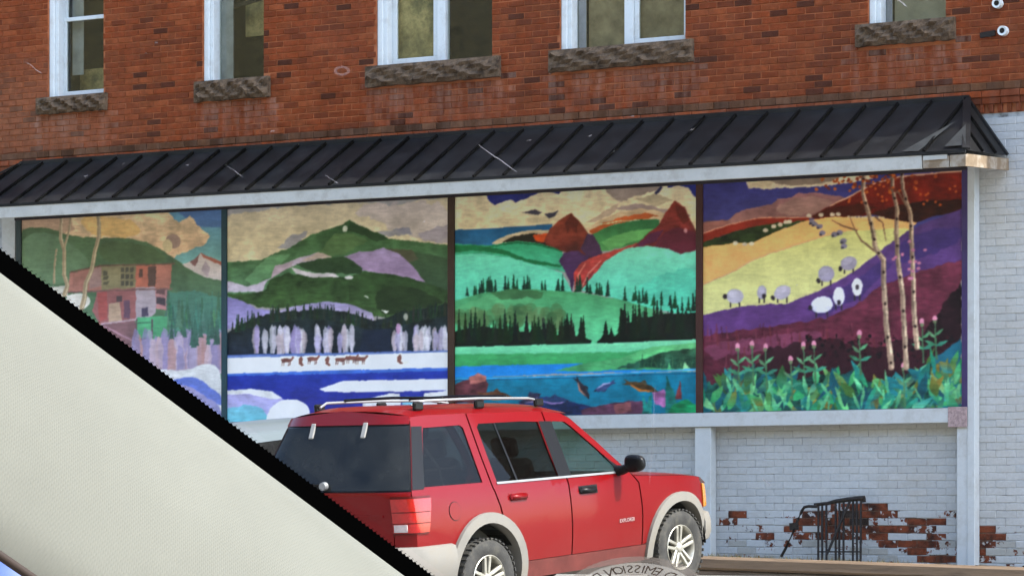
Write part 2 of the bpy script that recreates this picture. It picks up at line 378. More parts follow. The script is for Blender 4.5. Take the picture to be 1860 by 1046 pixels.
BURN = P2(rect(830, 630, 965, 725), 3.1, 1260, 720)
bare_m = mat('bare_mortar', (.10, .06, .04), .95, var=.4, vs=14)
PL, PH, PP, PC = .2412, .0828, .243, .0855
pb = BrickSet('painted_brick', PL, PH, .012, M['pbrick'], lower, .012)
zc = .30; row = 0
while zc < ZB - .02:
    off = PP / 2 * (row % 2)
    XE = on_wall(1760, 600).x; spans = [(-3.4, XE), (XE, XRT)] if zc < 2.45 else [(XE - .03, XRT)]
    for p, q in spans:
        k = math.floor((p - off) / PP)
        while True:
            a = off + k * PP; b = a + PL; k += 1
            if a > q: break
            a2, b2 = max(a, p + .002), min(b, q - .002)
            if b2 - a2 < .03: continue
            L = PL if (b2 - a2) > PL - .004 else b2 - a2; x = (a2 + b2) / 2; u, v, _ = proj((x, 0, zc))
            base = np.array((.430, .452, .462)) if x < XE else np.array((.475, .488, .488))
            col = base * random.uniform(.955, 1.045); D = .0055 + random.uniform(-.002, .003)
            smp = [(u + a_ * 9, v + b2_ * 3) for a_ in (-1, 1) for b2_ in (-1, 1)]; bare = max(sum(inpoly(*q_, P) for q_ in smp) for P in BARE) >= 2 and not any(inpoly(u, v, P) for P in KEEP)
            near = (x < XE and zc < 1.28) or (XE < x < XE + 1 and zc < 1.15)
            pe = random.choice((.54, .6, .68, .8)) if bare else (random.choice((.30, .38, .43, .46)) if near else random.choice((.2, .24, .28)))
            if bare: D = .004 + random.uniform(0, .003)
            if inpoly(u, v, BURN): col = np.array((.022, .014, .011)); D = .004; pe = 0
            if zc < .95 and not bare and random.random() < .4: col = col * np.array((.80, .77, .71))
            col = (*col, pe)
            hh = PH if not (near and random.random() < .5) else PH - .006
            pb.add(x, zc + random.uniform(-.002, .002), L, hh, D, col)
    zc += PC; row += 1
pb.build(300, lambda u, v: 1280 < u < 1880 and 280 < v < 1040)

for P in BARE:
    c_ = (sum(p[0] for p in P) / len(P), sum(p[1] for p in P) / len(P)); w_ = [on_wall(p[0] + (p[0] - c_[0]) * random.uniform(-.15, .05), p[1] + (p[1] - c_[1]) * random.uniform(-.12, .02), -.0108) for p in P]
    kid(mesh('bare_mortar', [(q.x, .0108 - .0004 * BARE.index(P) * .1, q.z) for q in w_], [tuple(range(len(w_)))], bare_m), bld).parent = lower
    bpy.context.view_layer.update()
# windows and sills
def sill(W):
    rx = random.random() * 50
    x0, x1, z0, z1 = W['sx0'], W['sx1'], W['sz0'], W['zs']
    nx, nz = 26, 6; vv, ff = [], []
    for j in range(nz + 1):
        for i in range(nx + 1):
            ed = 0 if (i in (0, nx) or j in (0, nz)) else 1
            vv.append((x0 + (x1 - x0) * i / nx, -.055 - ed * max(0, .03 + .03 * math.sin(i * 1.1 + rx + j * 1.7) + random.uniform(-.015, .02)), z0 + (z1 - z0) * j / nz + (random.uniform(-.008, .008) if j == 0 else 0)))
    for j in range(nz):
        for i in range(nx): ff.append((j * (nx + 1) + i, j * (nx + 1) + i + 1, (j + 1) * (nx + 1) + i + 1, (j + 1) * (nx + 1) + i))
    bm = bmesh.new(); vb = [bm.verts.new(v) for v in vv]
    for f in ff: bm.faces.new([vb[k] for k in f])
    be = [e for e in bm.edges if e.is_boundary]
    r = bmesh.ops.extrude_edge_only(bm, edges=be)
    for g in r['geom']:
        if isinstance(g, bmesh.types.BMVert): g.co.y = .10
    return kid(from_bm('sill', bm, M['stone']), bld)
def pane(x0, x1, z0, z1, y, par):
    o = kid(box('pane', (x0, y, z0), (x1, y + .006, z1), M['wglass']), bld); o.parent = par; o.matrix_parent_inverse = Matrix.Identity(4); return o
def sub(o, par): o.parent = par; o.matrix_parent_inverse = Matrix.Identity(4); return o
for i, W in enumerate(WIN):
    sill(W); x0, x1, zs, zt = W['x0'] + .004, W['x1'] - .004, W['zs'] + .002, W['zt'] - .004
    yf = .15; wd = .135
    bm = bmesh.new(); add_box(bm, (x0, .035, zs), (x0 + wd * .6, yf + .11, zt), .008); add_box(bm, (x0 + wd * .6, .06, zs), (x0 + wd, yf + .11, zt), .006); add_box(bm, (x1 - wd * .3, yf, zs), (x1, yf + .11, zt), .006); add_box(bm, (x0 + wd, yf, zt - .1), (x1 - wd * .3, yf + .11, zt))
    fr = kid(from_bm('window', bm, M['white']), bld)
    gx0, gx1 = x0 + wd, x1 - wd * .3
    # dark room behind
    bm = bmesh.new(); add_box(bm, (x0, .9, zs - .2), (x1, .92, zt)); sub(from_bm('room', bm, M['dark']), fr)
    def sash(a, b, z0, z1, y, bot=.07, side=.055):
        bm = bmesh.new()
        add_box(bm, (a, y, z0), (b, y + .04, z0 + bot), .004); add_box(bm, (a, y, z1 - .05), (b, y + .04, z1), .004)
        add_box(bm, (a, y + .001, z0 + bot), (a + side, y + .039, z1 - .05), .004); add_box(bm, (b - side, y + .001, z0 + bot), (b, y + .039, z1 - .05), .004)
        sub(from_bm('sash', bm, M['white']), fr); pane(a + side, b - side, z0 + bot, z1 - .05, y + .018, fr)
    if i == 0:
        zm = on_wall(140, 32, -.1).z
        sash(gx0, gx1, zs, zm + .02, yf + .025, .085, .05); sash(gx0, gx1, zm - .02, zt - .1, yf + .07, .05, .03)
        sub(box('pane_backdrop', (gx0 + .05, .30, zs + .32), (gx0 + .24, .31, zt), M['curtgrey']), fr)
        sub(box('pane_backdrop', (gx0 + .02, .5, zs - .1), (gx1 + .1, .51, zs + .42), M['curtain']), fr)
    elif i == 1:
        pane(gx0, gx1, zs + .02, zt - .1, yf + .05, fr)
        sub(box('bottom_rail', (gx0, yf + .03, zs), (gx1, yf + .08, zs + .02), M['post']), fr)
        sub(box('curtain', (gx0 + .01, .22, zs), (gx0 + .20, .24, zt), M['curtgrey']), fr)
        sub(bar('window_stay', (gx0 + .16, .26, zs + .98), (gx1 + .2, .26, zs + 1.12), .05, .03, (0, 0, 1), M['iron']), fr)
        sub(box('pane_backdrop', (gx0 + .2, .5, zs + .62), (gx1 + .3, .51, zt), M['curtain']), fr)
    elif i in (2, 3):
        um = (798, 1139)[i - 2]; xm = on_wall(um, 60, -.1).x; mw = .062
        sub(box('mullion', (xm - mw, yf - .012, zs + .001), (xm + mw, yf + .1, zt - .1), M['white'], bev=.008), fr)
        if i == 2:
            sash(gx0 + .002, xm - mw - .002, zs, zt - .12, yf + .02, .095, .07)
            pane(xm + mw, gx1, zs + .03, zt - .1, yf + .05, fr)
            sub(box('bottom_rail', (xm + mw + .002, yf + .03, zs), (gx1, yf + .09, zs + .03), M['post']), fr)
            sub(box('pane_backdrop', (gx0, .26, zs - .1), (xm - .04, .27, zt), M['curtain']), fr)
        else:
            pane(gx0, xm - mw, zs + .03, zt - .1, yf + .05, fr)
            sub(box('bottom_rail', (gx0, yf + .03, zs), (xm - mw - .002, yf + .09, zs + .03), M['post']), fr)
            sash(xm + mw + .002, gx1, zs, zt - .12, yf + .02, .085, .06)
            sub(box('curtain', (gx0 + .02, .2, zs), (gx0 + .12, .22, zt), M['curtgrey']), fr)
            sub(box('pane_backdrop', (gx0 + .13, .26, zs - .1), (gx1 + .3, .27, zt), mat('brown_pane_reflection', (.24, .19, .12), .9, var=.4, vs=5)), fr)  # brown sheet behind the glass, coloured as the pane's reflection
    else:
        pane(gx0, gx1, zs + .03, zt - .1, yf + .05, fr)
        sub(box('bottom_rail', (gx0, yf + .03, zs), (gx1, yf + .09, zs + .025), M['white']), fr)
        sub(box('pane_backdrop', (gx0 + .09, .25, zs - .1), (gx1 + .3, .26, zt), mat('grey_pane_reflection', (.29, .26, .2), .9, var=.25, vs=4)), fr)  # grey-tan sheet coloured to stand for what this pane reflects
        sub(box('curtain', (gx0 + .01, .2, zs), (gx0 + .08, .22, zt), M['curtgrey']), fr)
# round pipe ends beside the last window
for k, (u, v) in enumerate(((1810, 6), (1820, 56))):
    p = on_wall(u, v, .06); t = empty('pipe_stub', (p.x, 0, p.z)); tag(t, ('white ringed pipe end above another on red brick beside the last window', 'white ringed pipe end with dark bracket stub on red brick')[k], 'pipe', 'pipe ends on the brick wall')
    bm = bmesh.new(); add_lathe(bm, [(.0, -.02), (.030, -.02), (.032, -.06), (.055, -.065), (.058, .0), (.058, .02)], 20); from_bm('ring', bm, M['white'], t, angle=40)
    bm = bmesh.new(); add_lathe(bm, [(0.001, -.062), (.030, -.0625)], 16); from_bm('bore', bm, M['dark'], t)
    if k: bar('bracket', (-.10, -.02, -.015), (-.28, -.02, -.03), .06, .03, (0, 0, 1), M['iron'], t)

# ---------------------------------------------------------------- awning
AW = tag(empty('metal_awning', (on_wall(900, 240).x, -.02, 5.6)), 'long black standing seam metal awning over the mural, hipped at its end', 'awning')
def awk(o): return kid(o, AW)
D_E = 1.25                                         # eave distance from the wall
rl, rr = on_wall(38, 299, .04), on_wall(1757, 180, .04)          # ridge ends on the wall
el = on_wall(-14, 372, D_E); er = on_wall(1752, 273, D_E)         # front eave corners (top of fascia)
wl_, wr = on_wall(-60, 362, .04), on_wall(1829, 273, .04)
er.x = wr.x + .02; el.x = rl.x - .55
wl_.x = el.x; wl_.z = el.z; wr.z = er.z + .5 * (wr.z - er.z)
FH = .15                                            # fascia height
def roof_pt(s, t):                                  # s along, t 0 ridge .. 1 eave
    a = rl.lerp(rr, s); b_ = el.lerp(er, s); return a, b_
nseam = 34
xs0 = rl.x; step = (rr.x - rl.x) / (nseam - 1)
def ridge_at(x): k = (x - rl.x) / (rr.x - rl.x); return Vector((x, -.04, rl.z + (rr.z - rl.z) * k))
def eave_at(x): k = (x - el.x) / (er.x - el.x); return Vector((x, -D_E, el.z + (er.z - el.z) * k))
nrm = Vector((0, -(rr.z - er.z), (D_E - .04))).normalized()
for i in range(nseam - 1):
    a, b_ = xs0 + i * step, xs0 + (i + 1) * step
    off = random.uniform(-.004, .004)
    p = [ridge_at(a), ridge_at(b_), eave_at(b_), eave_at(a)]
    mid = [(p[0] + p[3]) / 2 + nrm * random.uniform(-.003, .003), (p[1] + p[2]) / 2 + nrm * random.uniform(-.003, .003)]
    v = [q + nrm * off for q in p] + mid
    awk(mesh('roof_panel', v, [(0, 4, 5, 1), (4, 3, 2, 5)], M['roof']))
for i in range(nseam):
    a = xs0 + i * step
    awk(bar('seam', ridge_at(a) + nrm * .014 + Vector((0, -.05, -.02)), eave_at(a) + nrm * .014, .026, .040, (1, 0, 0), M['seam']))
# hip ends
hv = [rr, er, wr]
awk(mesh('hip_panel', [ridge_at(rr.x), eave_at(rr.x), er], [(0, 1, 2)], M['roof']))
awk(mesh('hip_panel', [rr, er, wr], [(0, 1, 2)], M['roof']))
awk(mesh('hip_panel', [rl, el, eave_at(rl.x)], [(0, 1, 2)], M['roof']))
awk(mesh('hip_panel', [rl, wl_, el], [(0, 1, 2)], M['roof']))
hn = (er - rr).cross(wr - rr).normalized()
if hn.x < 0: hn = -hn
awk(bar('hip_cap', rr + Vector((0, -.01, .02)), er + Vector((.0, 0, .02)), .09, .022, (1, .6, 0), M['roof']))
awk(bar('hip_cap', rl + Vector((0, -.01, .02)), el + Vector((0, 0, .02)), .09, .022, (1, -.6, 0), M['roof']))
for k in (.30, .62):
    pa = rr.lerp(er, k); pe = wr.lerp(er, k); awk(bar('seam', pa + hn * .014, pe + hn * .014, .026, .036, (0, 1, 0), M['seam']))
awk(bar('edge_flashing', rr + hn * .012 + Vector((0, -.012, 0)), wr + hn * .012 + Vector((0, -.012, 0)), .05, .03, (0, 1, 0), M['roof']))
awk(bar('ridge_flashing', rl + Vector((0, -.016, -.01)), rr + Vector((.03, -.016, -.01)), .10, .03, (0, 0, 1), M['roof']))
awk(bar('eave_trim', el + Vector((0, -.012, -.012)), er + Vector((.0, -.012, -.012)), .035, .03, (0, 0, 1), M['roof']))
# loose bent flashing by the corner
awk(mesh('bent_flashing', [eave_at(rr.x - .25) + nrm * .03, eave_at(rr.x - .06) + nrm * .02, rr.lerp(er, .5) + nrm * .05 + Vector((-.12, 0, 0)), rr.lerp(er, .55) + nrm * .03 + Vector((-.26, -.1, -.05))], [(0, 1, 2, 3)], mat('bent_metal', (.035, .037, .037), .4, metal=.2, var=.3, bump=.3, bs=14)))
awk(mesh('bent_flashing', [er.lerp(rr, .05) + nrm * .03 + Vector((-.25, 0, 0)), er.lerp(rr, .05) + nrm * .03, er.lerp(rr, .42) + nrm * .05], [(0, 1, 2)], bpy.data.materials['bent_metal']))
# fascia boards, soffit
xb = on_wall(1675, 280, D_E).x
def fz(x): return eave_at(x).z - .03
awk(bar('fascia_board', Vector((el.x, -D_E, fz(el.x) - FH / 2)), Vector((xb, -D_E, fz(xb) - FH / 2)), FH, .035, (0, 0, 1), M['fascia'], bev=.004))
xc_ = on_wall(1724, 280, D_E).x
awk(bar('fascia_board', Vector((xb + .01, -D_E + .012, fz(xb) - FH / 2 - .01)), Vector((xc_, -D_E + .012, fz(xc_) - FH / 2 - .012)), FH * .8, .03, (0, 0, 1), M['rawwood']))
awk(bar('fascia_board', Vector((xb + .02, -D_E - .01, fz(xb) - .035)), Vector((xc_ - .02, -D_E - .004, fz(xc_) - .03)), .05, .02, (0, 0, 1), M['fascia']))
awk(bar('fascia_board', Vector((xc_ + .015, -D_E + .004, fz(xc_) - FH / 2 - .006)), Vector((er.x, -D_E + .004, fz(er.x) - FH / 2 - .006)), FH * .86, .03, (0, 0, 1), M['rawwood']))
awk(bar('fascia_board', Vector((er.x - .016, -D_E + .022, fz(er.x) - FH / 2)), Vector((er.x - .016, -.03, wr.z - .03 - FH / 2)), FH * .9, .03, (0, 0, 1), M['rawwood']))
awk(mesh('soffit', [Vector((el.x, -D_E + .02, fz(el.x) - .02)), Vector((er.x - .03, -D_E + .02, fz(er.x) - .02)), Vector((er.x - .03, 0, fz(er.x) + .04)), Vector((el.x, 0, fz(el.x) + .04))], [(0, 1, 2, 3)], M['soffit']))

# ---------------------------------------------------------------- mural frame of painted timber
fa, fb = proj((el.x, -D_E - .018, fz(el.x) - FH)), proj((er.x, -D_E - .018, fz(er.x) - FH))
def mtop(x, d, px=7):
    u = proj((x, -d, 4.9))[0]; v = fa[1] + (fb[1] - fa[1]) * (u - fa[0]) / (fb[0] - fa[0]); return on_wall(u, v + px, d).z
MD = .13                                            # panel face distance from the wall
frame_t = tag(empty('mural_stand', (on_wall(900, 760).x, -.06, 2.1)), 'painted timber frame and posts carrying the four mural panels', 'frame')
def frk(o): return kid(o, frame_t)
def ledge_z(u, d): return on_wall(u, 765 - .0212 * (u - 480), d).z
def wx(u, d=MD): return on_wall(u, 600, d).x
def mcol(name, c): return mat(name, c, .6, var=.2, vs=4, bump=.15, bs=40)
xsr = wx(1757)
zl0, zl1 = on_wall(36, 774, MD).z, on_wall(1757, 740, MD).z
def lz(x): return zl0 + (zl1 - zl0) * (x - wx(36)) / (xsr - wx(36))
frk(bar('ledge', (wx(18), -.085, lz(wx(18)) - .085), (xsr - .03, -.085, lz(xsr) - .085), .165, .16, (0, 0, 1), M['post'], bev=.006))
def post(u0, u1, zt, name='post', m=None, d0=.002, d1=.14):
    x0, x1 = wx(u0, d1), wx(u1, d1); return frk(box(name, (x0, -d1, .45), (x1, -d0, zt), m or M['post'], bev=.005))
post(1262, 1291, lz(wx(1276)) - .17); post(812, 838, lz(wx(825)) - .17); post(398, 420, lz(wx(408)) - .17); post(22, 42, lz(wx(30)) - .17)
post(1738, 1761, lz(wx(1750)) - .17)
frk(box('end_post', (wx(1758), -.15, .45), (wx(1770, .15), -.002, mtop(xsr, .15, -4)), M['post'], bev=.005))
frk(box('end_post', (wx(4), -.14, .45), (wx(28), -.002, mtop(wx(20), .15, -4)), M['post'], bev=.005))
for nm, u0, u1, c in (('batten', 402, 411.5, (.025, .06, .075)), ('batten', 813, 825, (.05, .028, .018)), ('batten', 1264, 1276, (.06, .022, .018)), ('border_strip', 1747, 1757.5, (.045, .03, .10)), ('border_strip', 29, 38, (.035, .05, .05))):
    frk(box(nm, (wx(u0, .15), -.155, lz(wx(u0)) + .001), (wx(u1, .15), -.02, mtop(wx(u0), .15, 2)), mcol('batten_paint_%d' % u0, c), bev=.003))
frk(bar('top_rail', (wx(30), -.16, mtop(wx(30), .16, 0)), (wx(1757), -.16, mtop(wx(1757), .16, 0)), .085, .03, (0, 0, 1), mcol('top_rail_paint', (.025, .02, .025))))
# small plaque on the post corner
pl = on_wall(1739, 757, .17); t = empty('plaque', (pl.x, -.165, pl.z)); tag(t, 'small weathered pinkish plaque nailed at the corner under the mural', 'plaque')
from_bm('board', (lambda bm: (add_box(bm, (-.115, -.01, -.115), (.115, .008, .115), .004), bm)[1])(bmesh.new()), mat('plaque_face', (.36, .27, .27), .7, var=.25, vs=30, dirt=(.16, .11, .12), dscale=34, damt=.8), t)

# ---------------------------------------------------------------- timber edging, soil, weeds
e0, e1 = on_wall(960, 999.2, 1.78), on_wall(1990, 1034.5, 1.78)
for k in range(2):
    t = empty('landscape_timber', tuple((e0 + e1) / 2 - Vector((0, 0, .16 * (k + 1)))))
    tag(t, ('squared brown landscape timber, sunlit top, laid over another timber', 'squared brown landscape timber lying under another timber')[k], 'timber', 'landscape timbers before the wall')
    p, q = e0 - t.location, e1 - t.location
    o = bar('beam', p - Vector((0, -.10, .158 * k + .075)), q - Vector((0, -.10, .158 * k + .075)), .15, .20 - .05 * k, (0, 0, 1), M['timber'], t, bev=.028)
    for s in (.2, .5, .8):
        c = p.lerp(q, s) - Vector((0, -.10, .155 * k)); bm = bmesh.new(); add_lathe(bm, [(.0005, .004), (.014, .004), (.016, -.004)], 10, 'z'); s_ = from_bm('spike_head', bm, M['iron'], t); s_.location = c + Vector((0, 0, .002 if k == 0 else 0))
t = tag(empty('end_timber', (e0.x, -1.1, e0.z - .3)), 'short landscape timber closing the planting strip against the wall behind the red car', 'timber')
bar('beam', (0, -.46, .13), (0, 1.09, .13), .31, .2, (0, 0, 1), M['timber'], t, bev=.01)
soil_z = lambda x: e0.z + (e1.z - e0.z) * (x - e0.x) / (e1.x - e0.x) - .045
sv, sf = [], []; nx = 60
for j in range(6):
    for i in range(nx + 1):
        x = e0.x + .02 + (XRT - e0.x) * i / nx; y = -1.60 + 1.63 * j / 5
        sv.append((x, y, soil_z(x) + random.uniform(-.02, .02)))
for j in range(5):
    for i in range(nx): sf.append((j * (nx + 1) + i, j * (nx + 1) + i + 1, (j + 1) * (nx + 1) + i + 1, (j + 1) * (nx + 1) + i))
o = mesh('soil_bed', sv, sf, M['soil'], smooth=True); o['kind'] = 'structure'
gv, gf = [], []
for _ in range(1500):
    x = random.uniform(-2.5, 3.2) if random.random() < .7 else random.uniform(-2.5, .9); y = -random.uniform(.02, .5) if random.random() < .7 else -random.uniform(.3, 1.55); h = random.uniform(.02, .09); a = random.uniform(0, 6.28); z = soil_z(x) - .02; ww = .006
    dx, dy = math.cos(a) * ww, math.sin(a) * ww; lx, ly = random.uniform(-.04, .04), random.uniform(-.04, .04); b0 = len(gv)
    gv += [(x - dx, y - dy, z), (x + dx, y + dy, z), (x + lx, y + ly, z + h)]; gf.append((b0, b0 + 1, b0 + 2))
o = mesh('dry_grass', gv, gf, mat('dry_grass', (.22, .17, .06), .9, var=.4, vs=20)); o['kind'] = 'stuff'; o['label'] = 'dry yellow grass and weeds along the foot of the wall'; o['category'] = 'grass'

# ---------------------------------------------------------------- iron railing leaning at the wall
RD = .30
rb = on_wall(1500, 1015, RD); rt = tag(empty('iron_railing', (rb.x, -RD, rb.z)), 'loose black iron handrail section with thin balusters leaning against the flaking painted wall', 'railing')
def rp(u, v, d=RD): return on_wall(u, v, d) - rt.location
S9 = lambda x, y, d=RD: rp(1380 + x / 6.3, 880 + y / 6.3, d)
def soilp(u): p = rp(u, 1016); p.z = soil_z(p.x + rt.location.x) - rt.location.z - .01; return p
tube('top_rail', [S9(625, 228, .2), S9(780, 212, .2), S9(860, 190, .2), S9(1010, 168, .2), S9(1200, 152, .2)], [.020, .022, .024, .028, .030], M['iron'], rt)
bar('rail_end_plate', S9(1185, 150, .2), S9(1190, 200, .2), .05, .03, (1, 0, 0), M['iron'], rt)
tube('handrail_scroll', [S9(655, 250), S9(560, 245), S9(510, 255), S9(480, 300), S9(470, 325), S9(440, 390), S9(400, 500), S9(300, 720), S9(245, 820)], .018, M['iron'], rt)
bar('clamp', S9(345, 480), S9(440, 470), .085, .03, (0, 0, 1), M['iron'], rt)
for x in (672, 715, 762, 868, 912, 960, 1068, 1110, 1158):
    top = S9(x, 222 - (x - 672) * .12, .2); bot = S9(x + random.uniform(-4, 4), 840, .34); bot.z = soil_z(bot.x + rt.location.x) - rt.location.z - .01
    bar('baluster', top, bot, .02, .018, (1, 0, 0), M['iron'], rt)
bar('brace', S9(1030, 190, .24), S9(765, 800, .36), .024, .02, (1, 0, 0), M['iron'], rt)
bar('bottom_rail', S9(660, 765, .32), S9(1165, 765, .32), .016, .012, (0, 0, 1), M['iron'], rt)
# ---------------------------------------------------------------- the four painted mural panels
def lattice(u, v, seed):
    rs = np.random.RandomState(seed); T = rs.rand(64, 64); i = np.floor(u).astype(int); j = np.floor(v).astype(int); fu, fv = u - i, v - j
    fu = fu * fu * (3 - 2 * fu); fv = fv * fv * (3 - 2 * fv); g = lambda a, b: T[a % 64, b % 64]
    return g(i, j) * (1 - fu) * (1 - fv) + g(i + 1, j) * fu * (1 - fv) + g(i, j + 1) * (1 - fu) * fv + g(i + 1, j + 1) * fu * fv
def fbm(u, v, s, seed): return (lattice(u / s, v / s, seed) + .5 * lattice(u * 2 / s, v * 2 / s, seed + 1) + .25 * lattice(u * 4 / s, v * 4 / s, seed + 2)) / 1.75 - .5
def chaikin(p, it=2):
    p = [np.array(q, float) for q in p]
    for _ in range(it):
        n = []
        for a, b in zip(p, p[1:] + p[:1]): n += [a * .75 + b * .25, a * .25 + b * .75]
        p = n
    return p
class Paint:
    def __init__(s, U, V, base):
        s.U, s.V = U, V; s.col = np.tile(np.array(base, float), (len(U), 1)); s.k = 0; s.rs = np.random.RandomState(5)
        s.n1 = fbm(U, V, 26, 3); s.n2 = fbm(U, V, 26, 13); s.n3 = fbm(U, V, 60, 23); s.n4 = fbm(U * .5, V * 2.2, 14, 33)
    def _put(s, idx, c, c2, alpha, tex, lo, hi, horiz=False):
        if len(idx) == 0: return
        c = np.array(c, float); t = np.zeros(len(idx))
        if c2 is not None:
            W = s.U if horiz else s.V; t = np.clip((W[idx] - lo) / max(hi - lo, 1e-3), 0, 1); cc = c[None] * (1 - t[:, None]) + np.array(c2, float)[None] * t[:, None]
        else: cc = np.tile(c, (len(idx), 1))
        s.k += 1; tone = 1 + 1.35 * tex * (np.roll(s.n3, s.k * 977)[idx] * 1.5 + s.n4[idx] * 1.0 + np.roll(s.n1, s.k * 313)[idx] * .8)
        s.col[idx] = s.col[idx] * (1 - alpha) + cc * tone[:, None] * alpha
    def poly(s, pts, c, c2=None, warp=5, smooth=False, alpha=1., tex=.14, horiz=False):
        p = np.array(chaikin(pts) if smooth else pts, float); lo, hi = p.min(0) - warp, p.max(0) + warp
        ix = np.where((s.U > lo[0]) & (s.U < hi[0]) & (s.V > lo[1]) & (s.V < hi[1]))[0]
        if len(ix) == 0: return
        x = s.U[ix] + s.n1[ix] * warp * 2; y = s.V[ix] + s.n2[ix] * warp * 2; ins = np.zeros(len(ix), bool); j = len(p) - 1
        for i in range(len(p)):
            xi, yi = p[i]; xj, yj = p[j]
            if yi != yj: ins ^= ((yi > y) != (yj > y)) & (x < (xj - xi) * (y - yi) / (yj - yi) + xi)
            j = i
        s._put(ix[ins], c, c2, alpha, tex, lo[0] if horiz else lo[1], hi[0] if horiz else hi[1], horiz)
    def stroke(s, pts, w0, w1, c, c2=None, alpha=1., tex=.15, warp=2):
        p = np.array(pts, float); wm = max(w0, w1) + warp; lo, hi = p.min(0) - wm, p.max(0) + wm
        ix = np.where((s.U > lo[0]) & (s.U < hi[0]) & (s.V > lo[1]) & (s.V < hi[1]))[0]
        if len(ix) == 0: return
        x = s.U[ix] + s.n1[ix] * warp * 2; y = s.V[ix] + s.n2[ix] * warp * 2; ins = np.zeros(len(ix), bool); L = len(p) - 1
        for i in range(L):
            d = p[i + 1] - p[i]; t = np.clip(((x - p[i][0]) * d[0] + (y - p[i][1]) * d[1]) / max(d @ d, 1e-6), 0, 1)
            w = (w0 + (w1 - w0) * ((i + t) / L)) / 2
            ins |= (x - p[i][0] - t * d[0]) ** 2 + (y - p[i][1] - t * d[1]) ** 2 < w * w
        s._put(ix[ins], c, c2, alpha, tex, lo[1], hi[1])
    def ell(s, cx, cy, rx, ry, c, rot=0, alpha=1., tex=.12, c2=None):
        a = np.linspace(0, 2 * np.pi, 18, endpoint=False); ca, sa = math.cos(rot), math.sin(rot)
        s.poly([(cx + rx * math.cos(t) * ca - ry * math.sin(t) * sa, cy + rx * math.cos(t) * sa + ry * math.sin(t) * ca) for t in a], c, c2, warp=min(2, rx * .2), alpha=alpha, tex=tex)
    def conifer(s, x, yb, h, w, c):
        pts = [(x, yb - h)]; n = 5
        for k in range(n): t = (k + 1) / n; pts += [(x + w * t * .5 * s.rs.uniform(.75, 1.15), yb - h * (1 - t) * .98), (x + w * t * .27, yb - h * (1 - t) - h * .02)]
        q = [(2 * x - a + s.rs.uniform(-1, 1), b) for a, b in pts[::-1]]
        s.poly(pts + q[:-1], c, warp=1.2, tex=.3)
    def leaf(s, x, y, L, w, ang, c, c2=None):
        d = (math.cos(ang), math.sin(ang)); n = (-d[1], d[0]); P = []
        for t, ww in ((0, .15), (.2, .7), (.45, 1), (.75, .6), (1, 0), (.75, -.55), (.45, -1), (.2, -.7), (0, -.15)): P.append((x + d[0] * L * t + n[0] * ww * w / 2, y + d[1] * L * t + n[1] * ww * w / 2))
        s.poly(P, c, c2, warp=2.5, tex=.25)
def soft(col, nx, nz):
    a = col.reshape(nz, nx, 3)
    for _ in range(2):
        q = np.pad(a, ((1, 1), (1, 1), (0, 0)), 'edge'); a = (q[1:-1, 1:-1] * 2 + q[:-2, 1:-1] + q[2:, 1:-1] + q[1:-1, :-2] + q[1:-1, 2:]) / 6
    return a.reshape(-1, 3)
PX = {1: (2.4333, 0, 350), 2: (2.378, 390, 340), 3: (2.2735, 810, 320), 4: (2.0925, 1250, 280)}
PXR = {1: (38, 402.3), 2: (411.2, 813.3), 3: (824.7, 1264.3), 4: (1275.7, 1747.3)}
